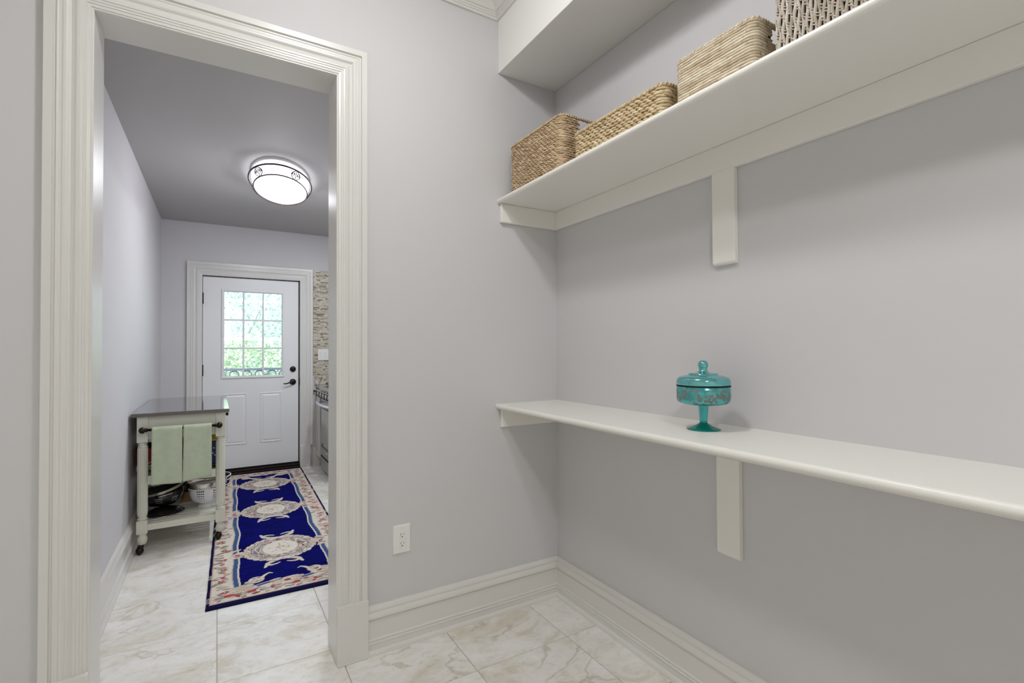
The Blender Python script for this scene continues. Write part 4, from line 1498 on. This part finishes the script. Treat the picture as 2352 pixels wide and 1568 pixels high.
# corner flower heads and the central end motif
for end in (0, 1):
    sv = 1 if end == 0 else -1
    vb = V0 if end == 0 else V1
    for side in (0, 1):
        su = 1 if side == 0 else -1
        ub = 0 if side == 0 else RWID
        for q in range(16):
            leaf(ub + su * rr.uniform(.13, .235), vb + sv * rr.uniform(.13, .245), .030, .014, rr.uniform(-.4, 1.0) * su * sv, [CREAM, CREAM * .9, BEIGE * 1.1, OLIVE * 1.9][q % 4], BEIGE * .9)
        stamp(ub + su * .235, vb + sv * .235, .042, .042, 0, BEIGE); stamp(ub + su * .235, vb + sv * .235, .037, .037, 0, CREAM)
        for q in range(9):
            leaf(ub + su * (.235 + rr.uniform(-.025, .025)), vb + sv * (.235 + rr.uniform(-.025, .025)), .013, .006, rr.uniform(-1, 1), cols_b[rr.integers(len(cols_b))])
        scurve([(ub + su * .265, vb + sv * .255), (ub + su * .285, vb + sv * .285), (ub + su * .305, vb + sv * .300), (ub + su * .320, vb + sv * .288)], .0085, CREAM, BEIGE)
    for q in range(14):
        leaf(RWID / 2 + rr.uniform(-.07, .07), vb + sv * (.155 + rr.uniform(-.02, .035)), .030, .010, rr.uniform(-.5, .5), [CREAM, BEIGE * 1.1, CREAM * .9][q % 3], BEIGE * .9)
    leaf(RWID / 2, vb + sv * .15, .018, .014, 0, RED)
# medallions
UC = RWID / 2 + .003
for vm in VM:
    for k in range(30):
        a = 2 * PI * k / 30
        leaf(UC + .200 * math.cos(a), vm + .192 * math.sin(a), .034 * rr.uniform(.8, 1.15), .013, a + PI / 2 + .42, [CREAM, CREAM * .93, BEIGE * 1.25][k % 3], [INK, BEIGE * .85][k % 2])
    e = ell(UC, vm, .186, .179); sl_, m_ = e; img[sl_][m_] = CREAM * .93; hgt[sl_][m_] = .0015
    for k in range(30):
        a = 2 * PI * (k + .5) / 30
        leaf(UC + .183 * math.cos(a), vm + .176 * math.sin(a), .020, .007, a + PI / 2 + .5, [BEIGE * 1.1, OLIVE * 1.8, CREAM][k % 3], INK if k % 2 else BEIGE * .8)
    for (a1, b1, a2, b2, c) in ((.170, .164, .166, .160, INK), (.160, .154, .157, .151, BLUE * .6), (.112, .132, .108, .128, GREYB * .7)):
        sl_, m1_ = ell(UC, vm, a1, b1)
        x = ((U[sl_] - UC) / a2) ** 2 + ((V[sl_] - vm) / b2) ** 2 > 1
        img[sl_][m1_ & x] = c
    for k in range(96):
        a = 2 * PI * k / 96
        q = rr.uniform(.84, 1.10)
        leaf(UC + .138 * q * math.cos(a), vm + .143 * q * math.sin(a), rr.uniform(.010, .020), rr.uniform(.004, .008), a + PI / 2 + rr.uniform(-.8, .8), cols_b[rr.integers(len(cols_b))] * rr.uniform(.9, 1.2), INK if k % 4 == 0 else None)
    sl_, m_ = ell(UC, vm, .100, .120); img[sl_][m_] = CREAM * 1.08
    for k in range(42):
        a, q = rr.uniform(0, 2 * PI), rr.uniform(.05, .72)
        leaf(UC + .1 * q * math.cos(a), vm + .12 * q * math.sin(a), rr.uniform(.006, .015), .0028, a + rr.uniform(-.4, .4), [BEIGE * .8, OLIVE * 1.5, PINK * .8][k % 3])
    for su in (-1, 1):                      # pointed side tips
        for q in range(4):
            leaf(UC + su * (.200 + .010 * q), vm + (q - 1.5) * .012, .026, .009, su * (q - 1.5) * .3, CREAM if q % 2 else BEIGE * 1.15, BEIGE * .85)
    for sv in (-1, 1):                      # scrolled horns towards the ends
        for su in (-1, 1):
            scurve([(UC + su * .020, vm + sv * .190), (UC + su * .055, vm + sv * .212), (UC + su * .088, vm + sv * .236), (UC + su * .098, vm + sv * .272), (UC + su * .104, vm + sv * .290)], .017, CREAM * .97, BEIGE)
            scurve([(UC + su * .092, vm + sv * .255), (UC + su * .068, vm + sv * .268), (UC + su * .040, vm + sv * .262), (UC + su * .022, vm + sv * .250)], .010, CREAM * .97, BEIGE)
            leaf(UC + su * .050, vm + sv * .212, .020, .006, su * .5, OLIVE * 1.5)
sten(dl < .0145, EDGE, 0)
sten(dv_ < .038, EDGE, 0)
for side in (0, 1):                           # sprigs crossing the dark binding
    for vm in (.03, .33, 1.08, 1.22, 1.92, 2.1, 2.6):
        for q in range(3):
            leaf((.013 if side == 0 else RWID - .013), vm + q * .022, .017, .0045, .25, CREAM * .85)
img *= (.93 + .14 * rr.random((nv, nu)))[..., None]
# weave streaks across the rug
img *= (.95 + .1 * rr.random((nv, 1)))[..., None]
zrug = .0095 + hgt + .0006 * rr.random((nv, nu))
edge = np.minimum(dl, dv_)
zrug -= .004 * np.exp(-edge / .004)
co = np.empty((nv * nu, 3), np.float32)
wob = .0006 * np.sin(V * 37) * np.where(dl < .02, 1, 0)
Uw = U + wob
co[:, 0] = (RO[0] + Uw * RW[0] + V * RD[0]).ravel() - .38
co[:, 1] = (RO[1] + Uw * RW[1] + V * RD[1]).ravel() - 4.40
co[:, 2] = zrug.ravel()
idx = np.arange(nv * nu).reshape(nv, nu)
quads = np.stack([idx[:-1, :-1], idx[:-1, 1:], idx[1:, 1:], idx[1:, :-1]], -1).reshape(-1, 4)
# skirt down to the floor
bd = np.concatenate([idx[0, :], idx[1:, -1], idx[-1, -2::-1], idx[-2:0:-1, 0]])
low_ = co[bd].copy(); low_[:, 2] = .0006
nb = len(bd); base_i = nv * nu
sk = np.stack([bd, base_i + np.arange(nb), base_i + (np.arange(nb) + 1) % nb, np.roll(bd, -1)], -1)
co = np.concatenate([co, low_]); faces = np.concatenate([quads, sk]).astype(np.int32)
colr = np.concatenate([img.reshape(-1, 3), np.tile(EDGE, (nb, 1))])
me = bpy.data.meshes.new('runner_rug')
me.vertices.add(len(co)); me.vertices.foreach_set('co', co.ravel())
me.loops.add(faces.size); me.loops.foreach_set('vertex_index', faces.ravel())
me.polygons.add(len(faces)); me.polygons.foreach_set('loop_start', np.arange(0, faces.size, 4, dtype=np.int32))
me.update(calc_edges=True)
ca = me.color_attributes.new('tint', 'FLOAT_COLOR', 'POINT')
ca.data.foreach_set('color', np.concatenate([np.clip(colr, 0, 1), np.ones((len(colr), 1))], 1).astype(np.float32).ravel())
me.materials.append(M['rug'])
rug = bpy.data.objects.new('runner_rug', me); C.objects.link(rug); rug.location = (.38, 4.40, 0)
tag(rug, 'navy floral runner rug with three cream medallions on hall floor', 'rug')

# ------------------------------------------------------------------ outside the back door
struct(MB().box(-3, 5, YF + .16, 7.9, -.20, -.05).build('ground_deck', M['deck']))
struct(MB().box(-14, 18, 7.9, 30, -.9, -.6).build('ground_lawn', M['lawn']))
RY = 7.75
t = thing('deck_railing', 'dark iron deck railing with a row of circles outside the door', 'railing', (.5, RY, -.05))
MB().box(-1.5, 3.2, RY - .02, RY + .02, 1.020, 1.050).build('top_rail', M['railing'], t)
MB().box(-1.5, 3.2, RY - .015, RY + .015, .885, .905).build('mid_rail', M['railing'], t)
MB().box(-1.5, 3.2, RY - .015, RY + .015, .02, .05).build('bottom_rail', M['railing'], t)
for x in (-1.48, .0, 1.6, 3.18):
    MB().box(x - .025, x + .025, RY - .025, RY + .025, -.05, 1.05).build('post', M['railing'], t)
ring0 = None
for k in range(24):
    x = -1.35 + k * .155
    if ring0 is None:
        ring0 = MB().tube([(x + .055 * math.cos(2 * PI * i / 24), RY, .962 + .055 * math.sin(2 * PI * i / 24)) for i in range(24)], .008, 6, closed=True).build('circle', M['railing'], t, (x, RY, .962))
    else:
        copy_part(ring0, t, (x, RY, .962))
bl0 = None
for k in range(30):
    x = -1.40 + k * .155
    if bl0 is None:
        bl0 = MB().box(x - .007, x + .007, RY - .007, RY + .007, .04, .89).build('baluster', M['railing'], t, (x, RY, .04))
    else:
        copy_part(bl0, t, (x, RY, .04))
t = thing('porch_screen', 'pale porch screen frame with two cross rails beyond the deck', 'porch frame', (.5, 7.6, -.05))
for z, h in ((1.452, .036), (1.970, .030), (2.32, .10)):
    MB().box(-1.6, 3.3, 7.585, 7.615, z - h / 2, z + h / 2).build('cross_rail', M['porch'], t)
for x in (-1.6, 3.3):
    MB().box(x - .04, x + .04, 7.56, 7.64, -.05, 2.4).build('post', M['porch'], t)


def foliage(b, n, c, ext, size, seed):
    q = np.random.default_rng(seed)
    for _ in range(n):
        d = q.normal(size=3); d /= np.linalg.norm(d)
        rad = q.uniform(.35, 1.0) ** .5
        p = Vector((c[0] + d[0] * ext[0] * rad, c[1] + d[1] * ext[1] * rad, c[2] + d[2] * ext[2] * rad))
        a = Vector(q.normal(size=3)).normalized(); up = Vector(q.normal(size=3)).normalized()
        w = a.cross(up).normalized()
        L = size * q.uniform(.6, 1.3)
        o = len(b.v)
        fold = a.cross(w) * (L * .12)
        b.v += [tuple(p - a * L * .5), tuple(p + w * L * .26 + fold), tuple(p + a * L * .5), tuple(p - w * L * .26 + fold)]
        b.f += [(o, o + 1, o + 2), (o, o + 2, o + 3)]; b.sm += [False, False]


plants = [
    ('leafy_shrub', 'lime green leafy shrub close behind the deck railing', (.40, 8.9, .75), (.95, .5, .85), 6500, .075, 'leaf_c', .05),
    ('leafy_shrub', 'mid green leafy shrub behind the railing, nearer the kitchen side', (2.45, 9.2, .7), (.95, .6, .9), 4500, .075, 'leaf_a', .05),
    ('leafy_tree', 'bluish green tree with fine leaves beyond the shrubs', (.2, 11.2, 2.3), (1.7, .9, 1.9), 13000, .075, 'leaf_b', .10),
    ('leafy_tree', 'light green tree with fine leaves beyond the kitchen side shrub', (3.75, 11.8, 2.2), (1.6, .9, 1.9), 9000, .08, 'leaf_a', .10),
    ('leafy_tree', 'tall distant green tree filling the back of the garden', (1.6, 15.5, 3.0), (4.0, 1.5, 3.2), 14000, .13, 'leaf_b', .18),
]
for nm, lab, c, ext, n, size, lm, tr in plants:
    t = thing(nm, lab, 'tree' if 'tree' in nm else 'shrub', (c[0], c[1], -.6))
    b = MB(); foliage(b, n, c, ext, size, int(c[0] * 100 + c[1] * 10))
    b.build('foliage', M[lm], t, kind='stuff')
    b = MB(); b.tube([(c[0], c[1], -.6), (c[0] + .05, c[1], c[2] * .3), (c[0] - .05, c[1] + .05, c[2])], [tr, tr * .8, tr * .4], 8)
    for s in (-1, 1):
        b.tube([(c[0], c[1], c[2] * .4), (c[0] + s * ext[0] * .35, c[1] - .1, c[2]), (c[0] + s * ext[0] * .6, c[1] - .2, c[2] + ext[2] * .35)], [tr * .5, tr * .35, tr * .15], 6)
    b.build('trunk', M['bark'], t)
